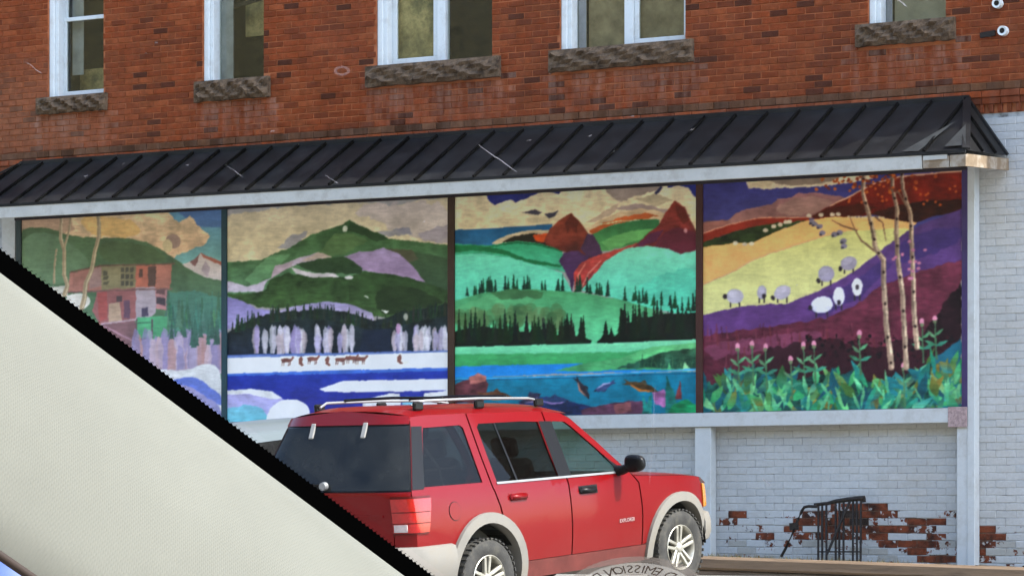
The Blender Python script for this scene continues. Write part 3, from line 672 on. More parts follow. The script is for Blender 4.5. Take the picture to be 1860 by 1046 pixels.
def art1(p):
    p.poly([(0, 0), (1100, 0), (1100, 320), (0, 320)], (70, 120, 165), (105, 165, 165), tex=.12)
    p.poly([(700, 0), (1100, 0), (1100, 160), (860, 150)], (60, 95, 160), alpha=.8)
    p.poly([(60, 40), (300, 20), (470, 60), (640, 85), (740, 85), (790, 135), (840, 105), (890, 165), (930, 190), (900, 235), (800, 262), (760, 300), (600, 260), (60, 240)], (224, 202, 158), (208, 172, 142), warp=12, tex=.25)
    p.poly([(60, 60), (300, 60), (330, 160), (240, 200), (60, 160)], (165, 135, 115), warp=14, alpha=.8)
    p.poly([(350, 100), (560, 110), (640, 170), (560, 205), (380, 180)], (205, 165, 90), warp=14, alpha=.65, smooth=True)
    p.ell(765, 215, 34, 32, (150, 125, 115)); p.ell(740, 235, 22, 30, (205, 190, 150))
    p.poly([(60, 170), (170, 150), (230, 160), (300, 190), (440, 200), (560, 198), (660, 220), (740, 270), (830, 330), (980, 395), (1100, 420), (1100, 1000), (60, 1000)], (62, 90, 58), (70, 120, 95), smooth=True, tex=.2)
    p.poly([(85, 200), (200, 165), (330, 230), (420, 330), (250, 420), (90, 380)], (88, 122, 92), smooth=True, alpha=.8)
    p.poly([(430, 210), (650, 225), (760, 300), (640, 320), (450, 310)], (58, 82, 50), smooth=True, alpha=.9)
    p.poly([(800, 315), (850, 300), (890, 268), (940, 290), (985, 310), (985, 390), (900, 372), (850, 345)], (205, 195, 195)); p.poly([(885, 266), (985, 308), (985, 325), (900, 285)], (150, 80, 65)); p.poly([(840, 305), (885, 272), (865, 325)], (110, 75, 75)); p.poly([(905, 300), (930, 330), (920, 372), (890, 340)], (165, 150, 160))
    p.poly([(740, 440), (860, 430), (985, 470), (985, 640), (720, 640)], (62, 118, 100), (48, 95, 85), warp=10)
    for _ in range(30): x = p.rs.uniform(740, 985); p.conifer(x, p.rs.uniform(560, 650), p.rs.uniform(80, 190), p.rs.uniform(22, 40), (40 + p.rs.randint(20), 85 + p.rs.randint(25), 70 + p.rs.randint(20)))
    p.poly([(200, 420), (300, 410), (300, 460), (240, 470)], (200, 205, 200)); p.poly([(290, 450), (370, 440), (410, 480), (340, 540), (300, 500)], (215, 218, 215), smooth=True)
    # ruined mill on the slope
    p.poly([(310, 355), (450, 325), (455, 435), (300, 440)], (155, 104, 95)); p.poly([(395, 340), (450, 328), (455, 410), (395, 425)], (150, 120, 118))
    p.poly([(445, 320), (600, 315), (600, 420), (450, 430)], (120, 115, 85)); p.poly([(600, 318), (690, 318), (690, 420), (600, 425)], (172, 96, 78)); p.poly([(690, 318), (760, 318), (750, 430), (690, 430)], (168, 106, 92))
    p.poly([(655, 325), (690, 322), (688, 415), (655, 415)], (75, 55, 50))
    for i in range(3):
        for j in range(3): p.poly([(535 + 20 * i, 330 + 30 * j), (550 + 20 * i, 329 + 30 * j), (550 + 20 * i, 350 + 30 * j), (535 + 20 * i, 352 + 30 * j)], (62, 62, 52), warp=1)
    for k in range(3): p.poly([(455 + k * 2, 345 + 25 * k), (475 + 6 * k, 345 + 22 * k), (475, 365 + 20 * k), (455, 367 + 20 * k)], (70, 70, 55), warp=1)
    p.poly([(615, 338), (632, 337), (632, 372), (615, 374)], (75, 50, 45), warp=1)
    p.poly([(430, 430), (600, 420), (600, 580), (440, 585), (410, 520)], (140, 85, 88)); p.poly([(480, 490), (530, 485), (540, 570), (480, 575)], (175, 150, 130)); p.poly([(600, 420), (690, 418), (690, 530), (650, 560), (600, 560)], (165, 155, 170))
    p.poly([(430, 440), (470, 435), (475, 560), (440, 570)], (150, 70, 70)); p.poly([(515, 455), (540, 455), (540, 480), (515, 482)], (60, 50, 55), warp=1); p.poly([(548, 475), (575, 475), (575, 555), (548, 555)], (85, 60, 80), warp=1); p.poly([(625, 510), (655, 505), (655, 545), (625, 548)], (55, 50, 75), warp=1)
    p.poly([(685, 430), (740, 420), (735, 520), (690, 515)], (170, 120, 125)); p.poly([(690, 460), (732, 465), (730, 500), (690, 490)], (50, 45, 55), warp=1); p.poly([(690, 425), (730, 430), (728, 452), (690, 445)], (85, 60, 65), warp=1)
    p.stroke([(300, 440), (600, 428), (760, 425)], 6, 6, (105, 75, 75)); p.stroke([(310, 352), (450, 322), (770, 314)], 7, 7, (80, 62, 52))
    p.poly([(450, 585), (600, 565), (640, 700), (520, 700), (440, 640)], (110, 78, 85)); p.stroke([(450, 585), (600, 660), (700, 720)], 7, 7, (170, 130, 150)); p.stroke([(450, 580), (600, 560)], 8, 8, (185, 160, 175))
    p.poly([(605, 550), (740, 545), (735, 650), (605, 640)], (70, 160, 112), (60, 135, 95)); p.stroke([(605, 560), (600, 700)], 6, 6, (70, 70, 70)); p.stroke([(672, 560), (675, 760)], 6, 6, (75, 65, 75)); p.stroke([(600, 640), (680, 655)], 5, 5, (75, 65, 75)); p.stroke([(610, 575), (670, 575)], 5, 5, (40, 90, 70))
    p.poly([(580, 660), (700, 640), (985, 620), (985, 800), (580, 800)], (150, 140, 175), (170, 150, 170), warp=8)
    for k in range(40):
        x = p.rs.uniform(590, 985); y = p.rs.uniform(590, 680); c = [(165, 155, 190), (140, 130, 175), (185, 165, 180), (170, 130, 130), (120, 115, 160)][k % 5]; p.poly([(x - 16, 780), (x - 18, y + 50), (x - 5, y), (x + 10, y + 10), (x + 18, y + 60), (x + 16, 780)], c, warp=6, alpha=.75)
    for k in range(14): x = p.rs.uniform(735, 975); p.conifer(x, p.rs.uniform(640, 690), 110, 26, (40, 82, 72))
    p.poly([(600, 780), (700, 775), (840, 790), (890, 750), (985, 770), (985, 1100), (600, 1100)], (208, 214, 220), smooth=True)
    p.poly([(640, 850), (760, 828), (850, 808), (920, 850), (985, 900), (985, 950), (900, 900), (800, 850)], (75, 100, 190), (90, 110, 195), smooth=True)
    p.poly([(720, 850), (830, 845), (900, 895), (985, 945), (985, 1100), (700, 1100)], (145, 140, 185), (110, 125, 190), smooth=True)
    for pts, w in (([(272, 60), (268, 200), (285, 260), (283, 360), (298, 410), (285, 450)], 20), ([(318, 60), (305, 170), (285, 240), (286, 290)], 11), ([(435, 60), (438, 190), (420, 260), (405, 340), (380, 400), (372, 470), (360, 510)], 22), ([(248, 250), (240, 330), (238, 400)], 8)):
        p.stroke(pts, w * .7, w, (150, 135, 108)); p.stroke([(a + 4, b) for a, b in pts], w * .2, w * .25, (190, 178, 150))
def art2(p):
    p.poly([(0, -40), (1100, -40), (1100, 340), (0, 340)], (190, 182, 162), (214, 204, 178), tex=.12)
    p.poly([(40, 20), (1020, 10), (1020, 40), (760, 75), (560, 65), (300, 85), (40, 125)], (150, 154, 168), warp=12, alpha=.75)
    p.poly([(560, 90), (830, 60), (1020, 70), (1020, 250), (850, 210), (700, 150)], (188, 180, 184), warp=20, alpha=.8, smooth=True)
    p.poly([(270, 270), (330, 210), (400, 190), (370, 260)], (135, 140, 165), warp=14, alpha=.7); p.poly([(700, 195), (840, 170), (850, 200), (720, 215)], (125, 130, 155), warp=10, alpha=.7); p.poly([(880, 200), (1010, 160), (1010, 245), (900, 235)], (150, 145, 165), warp=10, alpha=.7)
    p.poly([(40, 325), (200, 312), (330, 260), (430, 200), (540, 165), (582, 143), (640, 170), (750, 220), (900, 240), (1020, 250), (1020, 480), (40, 480)], (62, 95, 62), (92, 130, 98), smooth=False, warp=6, tex=.22)
    p.poly([(582, 145), (640, 172), (750, 222), (700, 235), (620, 200), (575, 190)], (48, 72, 50), alpha=.9); p.poly([(430, 300), (520, 200), (600, 200), (660, 230), (560, 290), (480, 300)], (92, 122, 82), warp=8, alpha=.8); p.ell(563, 180, 12, 14, (195, 205, 195))
    p.poly([(130, 400), (230, 300), (330, 290), (230, 380), (170, 430)], (102, 145, 108), warp=8, alpha=.8)
    p.poly([(760, 270), (880, 280), (1020, 310), (1020, 450), (900, 420), (830, 330)], (62, 85, 62), warp=6); p.poly([(740, 262), (850, 270), (880, 310), (830, 330)], (85, 82, 68), alpha=.8)
    p.poly([(40, 400), (140, 430), (200, 410), (240, 390), (300, 330), (440, 280), (500, 300), (380, 330), (330, 345), (230, 400), (200, 450), (100, 455), (40, 450)], (165, 155, 175), (185, 180, 200), warp=5)
    p.poly([(370, 325), (445, 278), (510, 300), (440, 312)], (178, 165, 160)); p.poly([(260, 340), (340, 320), (330, 345), (240, 395)], (170, 155, 170))
    p.poly([(560, 300), (620, 278), (680, 276), (730, 262), (800, 290), (860, 345), (910, 410), (780, 380), (640, 360)], (150, 138, 180), (165, 140, 175), warp=4, smooth=False)
    p.poly([(350, 335), (480, 305), (570, 302), (640, 350), (640, 375), (520, 372), (420, 365)], (48, 72, 48))
    p.poly([(50, 460), (160, 460), (220, 440), (240, 395), (320, 370), (420, 385), (580, 390), (650, 365), (800, 380), (920, 415), (1020, 450), (1020, 560), (690, 560), (600, 510), (480, 495), (300, 520), (200, 520), (100, 490)], (46, 70, 40), (62, 88, 52), warp=6, tex=.3)
    p.poly([(680, 470), (740, 430), (860, 425), (960, 480), (1000, 500), (900, 520), (720, 560)], (42, 60, 36), warp=7, smooth=True)
    p.poly([(330, 345), (420, 370), (520, 372), (540, 390), (430, 390), (350, 372)], (205, 200, 210), warp=4); p.ell(580, 390, 18, 8, (205, 205, 210))
    p.poly([(640, 468), (660, 470), (665, 480)], (220, 220, 220), warp=1); p.poly([(720, 530), (752, 535), (740, 546)], (225, 225, 220), warp=1)
    p.poly([(45, 470), (120, 490), (180, 525), (280, 535), (180, 570), (100, 600), (45, 620)], (130, 125, 180), (165, 158, 205), warp=5)
    p.poly([(260, 540), (330, 515), (480, 492), (600, 508), (680, 545), (690, 580), (620, 575), (500, 540), (380, 535), (270, 560)], (150, 145, 190), (175, 165, 190), warp=4)
    p.poly([(45, 640), (100, 600), (200, 555), (330, 535), (480, 525), (600, 545), (690, 580), (800, 540), (1020, 500), (1020, 725), (45, 740)], (30, 42, 38), (28, 36, 52), warp=8, tex=.4)
    for _ in range(120):
        x = p.rs.uniform(50, 1010); b = 600 - 70 * math.sin((x - 50) / 690 * math.pi) if x < 700 else 580 - (x - 700) * .22; p.conifer(x, b + 40, p.rs.uniform(45, 85), p.rs.uniform(14, 24), (26 + p.rs.randint(16), 40 + p.rs.randint(18), 32 + p.rs.randint(14)))
    for gx in ((160, 400), (435, 505), (535, 600), (775, 830), (860, 1010)):
        for _ in range(int((gx[1] - gx[0]) / 6)):
            x = p.rs.uniform(*gx); t = p.rs.uniform(585, 640); c = [(165, 160, 195), (190, 188, 205), (205, 205, 215), (150, 140, 185), (180, 168, 175)][p.rs.randint(5)]; p.poly([(x - 4, 718), (x - 12, 660), (x - 9, t + 15), (x, t), (x + 9, t + 12), (x + 12, 655), (x + 4, 718)], c, warp=4, alpha=.72)
    p.poly([(640, 620), (760, 610), (760, 725), (620, 725)], (30, 40, 60), warp=6, alpha=.85); p.ell(793, 610, 10, 24, (190, 150, 190), alpha=.9); p.ell(825, 560, 9, 16, (190, 190, 180), alpha=.8)
    p.poly([(45, 728), (300, 722), (600, 715), (1020, 705), (1020, 780), (500, 790), (45, 805)], (228, 232, 232), (238, 240, 238), warp=2, tex=.06); p.poly([(45, 724), (1020, 704), (1020, 712), (45, 738)], (85, 110, 175), warp=3, alpha=.9)
    p.poly([(45, 805), (500, 790), (1020, 778), (1020, 830), (45, 830)], (70, 110, 195), warp=3); p.poly([(45, 815), (500, 805), (1020, 792), (1020, 1000), (45, 1000)], (42, 62, 160), (48, 48, 125), warp=4, tex=.12)
    p.poly([(450, 870), (560, 835), (800, 832), (1020, 826), (1020, 875), (860, 880), (600, 885), (480, 882)], (230, 232, 236), warp=3, tex=.06); p.poly([(640, 920), (760, 890), (800, 888), (805, 940), (640, 950)], (224, 226, 232), warp=3); p.poly([(905, 890), (1020, 875), (1020, 1000), (900, 940)], (228, 230, 234), warp=3); p.poly([(810, 905), (900, 905), (895, 940), (810, 940)], (130, 190, 215), warp=3)
    p.poly([(40, 880), (150, 872), (250, 885), (290, 915), (340, 930), (250, 1060), (40, 1060)], (165, 160, 205), (150, 160, 205), smooth=True); p.poly([(40, 878), (150, 870), (250, 882), (295, 912), (240, 915), (150, 890), (40, 895)], (218, 222, 228), warp=3)
    p.poly([(45, 960), (120, 940), (200, 950), (240, 1000), (210, 1060), (45, 1060)], (110, 180, 200), (100, 190, 200), warp=6, alpha=.85); p.poly([(225, 1060), (225, 970), (270, 925), (340, 912), (390, 930), (415, 965), (410, 1060)], (228, 232, 234), warp=3, smooth=True)
    for x, y, f in ((312, 748, 1), (372, 750, 0), (425, 742, 1), (487, 750, 0), (545, 745, 1), (592, 738, 1), (632, 742, 1), (798, 742, 0)):
        c = (118, 80, 75)
        if f: p.poly([(x - 26, y - 6), (x - 10, y - 10), (x + 16, y - 8), (x + 26, y - 18), (x + 32, y - 12), (x + 20, y + 2), (x + 14, y + 8), (x - 22, y + 8)], c, warp=1); [p.stroke([(x + dx, y + 6), (x + dx - 2, y + 22)], 4, 3, (95, 65, 65), warp=.5) for dx in (-20, -12, 8, 15)]
        else: p.poly([(x - 10, y - 8), (x + 2, y - 22), (x + 10, y - 10), (x + 6, y + 8), (x + 16, y + 20), (x + 4, y + 22), (x - 10, y + 12)], c, warp=1)
def art3(p):
    p.poly([(0, -60), (1100, -60), (1100, 240), (0, 240)], (214, 204, 178), (224, 210, 178), tex=.16)
    p.poly([(160, 60), (330, 40), (480, 48), (470, 75), (400, 60), (330, 95), (285, 110), (262, 95), (200, 120), (175, 95)], (42, 48, 118), warp=5); p.poly([(30, -60), (500, -60), (490, 30), (160, 62), (30, 68)], (125, 118, 118), warp=10, alpha=.7); p.poly([(920, 20), (1040, 0), (1040, 95), (1000, 50), (960, 38), (915, 50)], (42, 48, 125), warp=5)
    p.poly([(640, 40), (760, 25), (900, 30), (880, 60), (760, 80), (740, 110), (690, 105)], (140, 128, 125), warp=10, smooth=True, alpha=.9); p.poly([(690, 140), (780, 110), (900, 130), (1010, 160), (1010, 200), (880, 160), (760, 140)], (150, 132, 138), warp=10, alpha=.8); p.poly([(780, 90), (880, 75), (940, 100), (860, 125)], (160, 150, 130), warp=8, alpha=.8)
    p.poly([(315, 150), (370, 138), (398, 150), (380, 162)], (72, 70, 85), warp=3); p.poly([(408, 158), (440, 150), (465, 143), (450, 165), (425, 175)], (58, 58, 75), warp=3); p.poly([(862, 70), (890, 38), (895, 50), (870, 78)], (48, 50, 85), warp=3)
    p.poly([(580, 190), (680, 130), (720, 110), (700, 150), (620, 190)], (170, 150, 140), warp=8, alpha=.7)
    p.poly([(30, 222), (200, 214), (440, 198), (440, 260), (200, 285), (30, 285)], (40, 92, 140), (48, 105, 150), warp=2)
    p.poly([(185, 278), (260, 240), (340, 224), (430, 222), (430, 290), (300, 290)], (205, 190, 165), warp=3); p.poly([(230, 275), (280, 248), (350, 238), (430, 240), (430, 295), (300, 280)], (45, 42, 35), warp=5); p.poly([(360, 245), (420, 235), (420, 275), (375, 268)], (200, 85, 45), warp=6)
    p.poly([(580, 215), (640, 180), (720, 150), (800, 135), (870, 140), (930, 165), (900, 200), (600, 235)], (200, 178, 150), warp=4); p.poly([(590, 222), (660, 190), (740, 165), (820, 150), (880, 165), (780, 185), (690, 200), (610, 240)], (180, 95, 55), warp=7)
    p.poly([(600, 240), (680, 205), (790, 178), (880, 180), (890, 240), (800, 280), (640, 310)], (48, 105, 68), (85, 150, 90), warp=4); p.poly([(640, 270), (760, 225), (860, 215), (800, 260), (680, 305)], (110, 178, 110), warp=6, alpha=.85); p.stroke([(640, 200), (720, 185), (800, 182)], 4, 4, (190, 215, 180))
    p.poly([(30, 280), (180, 285), (300, 268), (400, 280), (480, 305), (500, 400), (300, 350), (30, 330)], (62, 165, 125), (85, 185, 150), warp=3); p.stroke([(30, 300), (120, 295), (230, 310), (330, 350), (470, 370)], 26, 12, (35, 115, 72), warp=4); p.stroke([(180, 290), (300, 275), (400, 285), (480, 310)], 6, 8, (30, 110, 72), warp=4)
    p.poly([(30, 325), (140, 318), (260, 335), (400, 372), (480, 400), (520, 470), (520, 560), (30, 560)], (112, 208, 180), (98, 202, 170), smooth=False, warp=3, tex=.08)
    p.poly([(405, 270), (430, 215), (470, 180), (517, 152), (550, 185), (590, 240), (620, 270), (648, 318), (600, 345), (540, 330), (420, 285)], (122, 58, 40), (105, 48, 42), warp=4, tex=.3); p.poly([(555, 300), (585, 235), (610, 240), (648, 315), (600, 345)], (72, 48, 78), warp=4); p.poly([(517, 155), (545, 185), (540, 240), (515, 215), (500, 240), (490, 190)], (88, 38, 30), warp=5, alpha=.8)
    p.poly([(465, 350), (490, 315), (540, 308), (590, 330), (570, 390), (530, 420), (520, 480), (510, 430), (490, 390)], (78, 52, 92), (62, 38, 70), warp=4); p.poly([(530, 480), (528, 400), (560, 355), (590, 340), (650, 318), (760, 288), (800, 270), (760, 300), (680, 335), (640, 380), (590, 430), (560, 470)], (170, 72, 65), (150, 55, 55), warp=4, tex=.3); p.stroke([(535, 470), (545, 410), (575, 360)], 8, 5, (205, 120, 105)); p.stroke([(560, 460), (590, 400), (640, 350)], 7, 4, (200, 130, 120)); p.stroke([(575, 440), (610, 395)], 7, 4, (110, 40, 48))
    p.poly([(770, 295), (830, 240), (880, 200), (910, 145), (945, 100), (985, 130), (1010, 180), (1035, 230), (1040, 300), (970, 325), (880, 290)], (122, 52, 42), (105, 42, 48), warp=4, tex=.3); p.poly([(860, 290), (900, 235), (960, 210), (1035, 235), (1040, 300), (970, 322)], (98, 40, 58), warp=5); p.poly([(945, 105), (985, 135), (1005, 185), (980, 200), (955, 160)], (90, 36, 30), warp=4, alpha=.8); p.ell(990, 225, 8, 10, (190, 140, 150)); p.poly([(790, 280), (840, 240), (900, 220), (870, 270), (800, 290)], (92, 42, 75), warp=5)
    p.poly([(560, 470), (600, 420), (660, 350), (740, 300), (830, 287), (920, 300), (970, 322), (1040, 305), (1040, 580), (800, 540), (680, 500)], (126, 212, 188), (86, 196, 166), smooth=False, warp=3, tex=.09); p.poly([(760, 470), (900, 400), (1040, 370), (1040, 560), (880, 540)], (85, 190, 168), warp=16, alpha=.6, smooth=True)
    for x in list(p.rs.uniform(50, 520, 26)) + list(p.rs.uniform(540, 1040, 34)):
        b = (500 - (x - 40) * .10) if x < 330 else (468 + abs(x - 520) * .05 if x < 560 else 480 + (x - 560) * .16); p.conifer(x, b + p.rs.uniform(-4, 10), p.rs.uniform(42, 84), p.rs.uniform(16, 24), (18, 45 + p.rs.randint(20), 38))
    p.poly([(30, 515), (140, 485), (280, 465), (420, 470), (560, 480), (720, 510), (860, 550), (980, 590), (980, 700), (30, 700)], (75, 145, 98), (105, 205, 155), smooth=False, warp=3, tex=.12); p.poly([(30, 545), (150, 500), (300, 478), (390, 490), (340, 540), (180, 580), (30, 600)], (92, 165, 115), warp=8, alpha=.85); p.poly([(180, 480), (290, 466), (400, 478), (390, 505), (330, 500), (230, 510)], (62, 105, 68), warp=8, alpha=.9)
    for _ in range(70): x = p.rs.uniform(40, 480); p.ell(x, 545 + p.rs.uniform(0, 60) + abs(x - 300) * .05, p.rs.uniform(14, 30), p.rs.uniform(16, 34), [(72, 110, 70), (88, 122, 80), (52, 88, 58), (100, 128, 88)][p.rs.randint(4)], alpha=.55)
    p.poly([(30, 640), (150, 620), (300, 640), (560, 660), (600, 680), (600, 695), (30, 705)], (14, 24, 18), warp=5)
    for _ in range(75): x = p.rs.uniform(38, 575); p.conifer(x, p.rs.uniform(675, 695), p.rs.uniform(70, 150) * (1 if x < 350 else .8), p.rs.uniform(24, 40), (12 + p.rs.randint(14), 24 + p.rs.randint(22), 16 + p.rs.randint(12)))
    for x, h in ((500, 125), (558, 110), (660, 92), (683, 62)): p.conifer(x, 685, h, 46, (12, 26, 18))
    p.poly([(700, 660), (760, 600), (900, 570), (1040, 560), (1040, 690), (620, 690), (640, 665)], (12, 22, 17), warp=8)
    for _ in range(60): x = p.rs.uniform(720, 1038); p.conifer(x, p.rs.uniform(640, 680), p.rs.uniform(70, 150), p.rs.uniform(24, 40), (12 + p.rs.randint(12), 22 + p.rs.randint(18), 16 + p.rs.randint(10)))
    p.conifer(730, 680, 125, 42, (12, 24, 18))
    p.poly([(30, 705), (400, 695), (700, 688), (1040, 672), (1040, 730), (30, 760)], (130, 210, 172), (92, 188, 140), warp=2, tex=.08); p.poly([(30, 735), (400, 730), (760, 725), (900, 700), (720, 760), (560, 775), (30, 785)], (72, 160, 105), (58, 150, 92), warp=3, tex=.12)
    p.poly([(30, 785), (560, 772), (800, 770), (1040, 760), (1040, 800), (460, 815), (30, 835)], (40, 120, 195), (42, 135, 210), warp=2, tex=.08)
    p.poly([(450, 802), (560, 775), (720, 750), (850, 705), (1040, 685), (1040, 800), (700, 798), (600, 806)], (105, 185, 125), (70, 150, 100), warp=3, tex=.2); p.poly([(700, 790), (800, 760), (900, 725), (1040, 710), (1040, 795)], (52, 95, 68), (32, 72, 62), warp=8, tex=.5)
    for _ in range(60): x = p.rs.uniform(800, 1035); p.stroke([(x, 790), (x + p.rs.uniform(-15, 15), p.rs.uniform(735, 775))], 3, 2, [(85, 130, 90), (28, 60, 48), (40, 80, 60)][p.rs.randint(3)], alpha=.6)
    p.poly([(915, 800), (922, 765), (930, 800)], (90, 175, 120), warp=1); p.poly([(975, 805), (985, 765), (1015, 803)], (150, 215, 160), warp=1)
    p.poly([(30, 832), (500, 822), (1040, 805), (1040, 1080), (30, 1080)], (28, 118, 150), (22, 95, 120), warp=2, tex=.15); p.stroke([(30, 837), (500, 826), (1040, 796)], 5, 6, (70, 160, 215)); p.stroke([(30, 843), (500, 832), (1040, 812)], 3, 3, (22, 70, 110))
    for pts, c in (([(30, 860), (100, 835), (160, 830), (175, 860), (150, 930), (30, 940)], (85, 48, 55)), ([(95, 830), (130, 815), (165, 825), (165, 850), (100, 855)], (150, 95, 90)), ([(300, 930), (360, 905), (420, 910), (500, 930), (600, 950), (700, 980), (560, 990), (320, 970)], (30, 45, 85)), ([(560, 960), (680, 940), (760, 925), (830, 930), (830, 990), (560, 1000)], (80, 52, 72)), ([(850, 890), (900, 880), (930, 930), (900, 955), (860, 940)], (150, 100, 150)), ([(690, 945), (760, 930), (770, 970), (700, 985)], (120, 75, 80)), ([(810, 985), (815, 900), (830, 940), (850, 890), (850, 985)], (35, 120, 115)), ([(905, 980), (910, 820), (945, 900), (950, 980)], (28, 92, 88)), ([(945, 920), (965, 840), (975, 920)], (110, 55, 60)), ([(910, 985), (940, 940), (990, 920), (1040, 945), (1040, 1000), (910, 1000)], (30, 130, 85))): p.poly(pts, c, warp=6, tex=.4)
    def fish(x, y, L, h, a, c, belly):
        ca, sa = math.cos(a), math.sin(a); T = lambda q: [(x + u * ca - v * sa, y + u * sa + v * ca) for u, v in q]
        p.poly(T([(-L, -h * .5), (-L * .8, 0), (-L * 1.02, h * .7), (-L * .6, h * .35), (0, h), (L * .6, h * .6), (L, 0), (L * .6, -h * .7), (0, -h), (-L * .6, -h * .35)]), c, warp=2, tex=.35); p.poly(T([(-L * .6, h * .1), (0, h * .5), (L * .7, h * .25), (L * .5, h * .65), (0, h * 1.05), (-L * .5, h * .45)]), belly, warp=2, alpha=.85); p.ell(x + L * .8 * ca, y + L * .8 * sa, 3, 3, (15, 15, 20)); p.poly(T([(-5, -h), (8, -h * 1.6), (22, -h * .9)]), c, warp=1)
    fish(200, 905, 78, 19, .1, (88, 58, 42), (185, 135, 75)); fish(440, 925, 75, 17, .02, (42, 62, 100), (160, 130, 190)); fish(350, 918, 48, 18, -.45, (52, 55, 82), (120, 105, 140)); fish(563, 875, 55, 15, 1.0, (42, 40, 50), (180, 130, 110)); fish(655, 868, 52, 14, 2.7, (48, 60, 95), (165, 165, 205)); fish(805, 868, 75, 20, .28, (78, 62, 42), (175, 110, 55))
def art4(p):
    p.poly([(0, -80), (1130, -80), (1130, 330), (0, 330)], (52, 52, 122), (72, 72, 135), tex=.12)
    p.poly([(215, 100), (240, 82), (330, 78), (520, 68), (720, 60), (700, 95), (560, 115), (450, 128), (300, 133), (228, 128)], (222, 208, 182), warp=5); p.poly([(285, 88), (360, 75), (520, 65), (650, 65), (560, 95), (470, 120), (330, 118)], (132, 118, 105), warp=7, smooth=True, alpha=.9); p.poly([(225, 95), (270, 85), (330, 110), (300, 130), (228, 126)], (215, 200, 168), warp=3)
    p.poly([(50, 258), (150, 250), (200, 212), (320, 190), (340, 172), (395, 165), (420, 148), (500, 148), (590, 165), (650, 170), (560, 215), (470, 245), (250, 270), (50, 300)], (138, 100, 105), (150, 112, 108), warp=6, tex=.2); p.poly([(330, 200), (400, 165), (480, 160), (560, 180), (480, 230), (360, 235)], (160, 128, 122), warp=10, alpha=.8, smooth=True); p.poly([(50, 262), (120, 255), (160, 262), (90, 285), (50, 300)], (160, 110, 105), warp=4)
    p.poly([(470, 238), (540, 196), (600, 168), (700, 112), (800, 84), (920, 72), (1040, 64), (1040, 195), (870, 190), (680, 232), (480, 248)], (115, 36, 24), (92, 26, 18), warp=4, tex=.3); p.stroke([(540, 196), (600, 168), (700, 115), (800, 86), (920, 74), (1040, 64)], 5, 7, (205, 165, 140)); p.poly([(690, 228), (790, 195), (900, 178), (1040, 172), (1040, 215), (930, 238), (870, 262), (780, 248)], (48, 22, 16), warp=4, tex=.5); p.poly([(470, 238), (540, 205), (650, 190), (720, 205), (650, 232), (480, 245)], (70, 28, 18), warp=6)
    p.poly([(50, 305), (150, 272), (270, 243), (460, 243), (460, 256), (320, 264), (180, 292), (50, 338)], (135, 48, 36), warp=3); p.stroke([(50, 303), (150, 270), (270, 242), (460, 241)], 4, 4, (205, 150, 130)); p.poly([(50, 338), (180, 292), (320, 264), (470, 250), (420, 262), (330, 296), (250, 340), (170, 338), (50, 355)], (42, 58, 30), warp=5, tex=.5)
    p.poly([(50, 354), (170, 338), (250, 335), (330, 296), (450, 252), (560, 238), (740, 242), (870, 262), (800, 320), (50, 510)], (238, 188, 128), (226, 172, 112), warp=3, tex=.07); p.poly([(50, 500), (150, 458), (250, 402), (330, 372), (500, 318), (600, 292), (820, 280), (900, 300), (640, 460), (380, 575), (50, 625)], (200, 202, 138), (206, 208, 148), warp=3, tex=.07); p.stroke([(50, 498), (150, 456), (250, 400), (330, 370), (500, 316), (600, 292)], 4, 3, (190, 150, 130), alpha=.7)
    p.poly([(50, 613), (200, 578), (380, 566), (470, 530), (560, 488), (650, 432), (740, 360), (820, 300), (900, 262), (1040, 208), (1040, 460), (700, 600), (50, 740)], (82, 62, 118), (95, 60, 118), warp=4, tex=.15); p.stroke([(150, 590), (200, 572), (380, 560), (470, 526), (560, 484), (650, 428), (720, 372)], 5, 5, (205, 200, 150), alpha=.7); p.poly([(800, 330), (900, 290), (1040, 270), (1040, 330), (880, 400), (780, 420)], (62, 50, 108), warp=12, alpha=.8, smooth=True); p.poly([(450, 590), (600, 500), (740, 400), (780, 420), (660, 540), (500, 620)], (62, 50, 105), warp=8, alpha=.7)
    p.poly([(50, 690), (300, 655), (520, 622), (640, 572), (720, 510), (860, 450), (1040, 400), (1040, 1050), (50, 1050)], (100, 48, 66), (70, 28, 42), warp=8, tex=.3); p.poly([(60, 720), (300, 690), (520, 660), (500, 720), (200, 760), (60, 780)], (125, 70, 98), warp=14, alpha=.6, smooth=True)
    for _ in range(120): x = p.rs.uniform(55, 1035); y = p.rs.uniform(640, 800); p.stroke([(x, y + 40), (x + p.rs.uniform(-10, 10), y)], 8, 4, [(88, 38, 55), (120, 62, 80), (65, 25, 38), (105, 48, 52)][p.rs.randint(4)], alpha=.55)
    p.poly([(940, 620), (980, 550), (1040, 490), (1040, 720), (860, 720)], (32, 18, 24), warp=10, tex=.5); p.poly([(300, 740), (500, 700), (720, 730), (900, 690), (1040, 650), (1040, 900), (200, 900)], (36, 18, 26), warp=16, alpha=.75)
    for _ in range(160): x = p.rs.uniform(420, 1035); y = p.rs.uniform(690, 790); p.ell(x, y, p.rs.uniform(3, 8), p.rs.uniform(3, 9), [(28, 14, 20), (60, 24, 34), (22, 20, 24)][p.rs.randint(3)])
    def sheep(x, y, rx, ry, c, hx, hy, rot=0, hc=(42, 36, 45)):
        for dx in (-.5, .5): p.stroke([(x + dx * rx, y + ry * .6), (x + dx * rx, y + ry * 1.45)], 6, 5, (45, 40, 48), warp=.5)
        p.ell(x, y, rx, ry, c, rot); p.ell(x - rx * .15, y - ry * .3, rx * .65, ry * .5, tuple(min(255, k + 25) for k in c), rot, alpha=.7); p.ell(x + hx, y + hy, 8, 10, hc, rot)
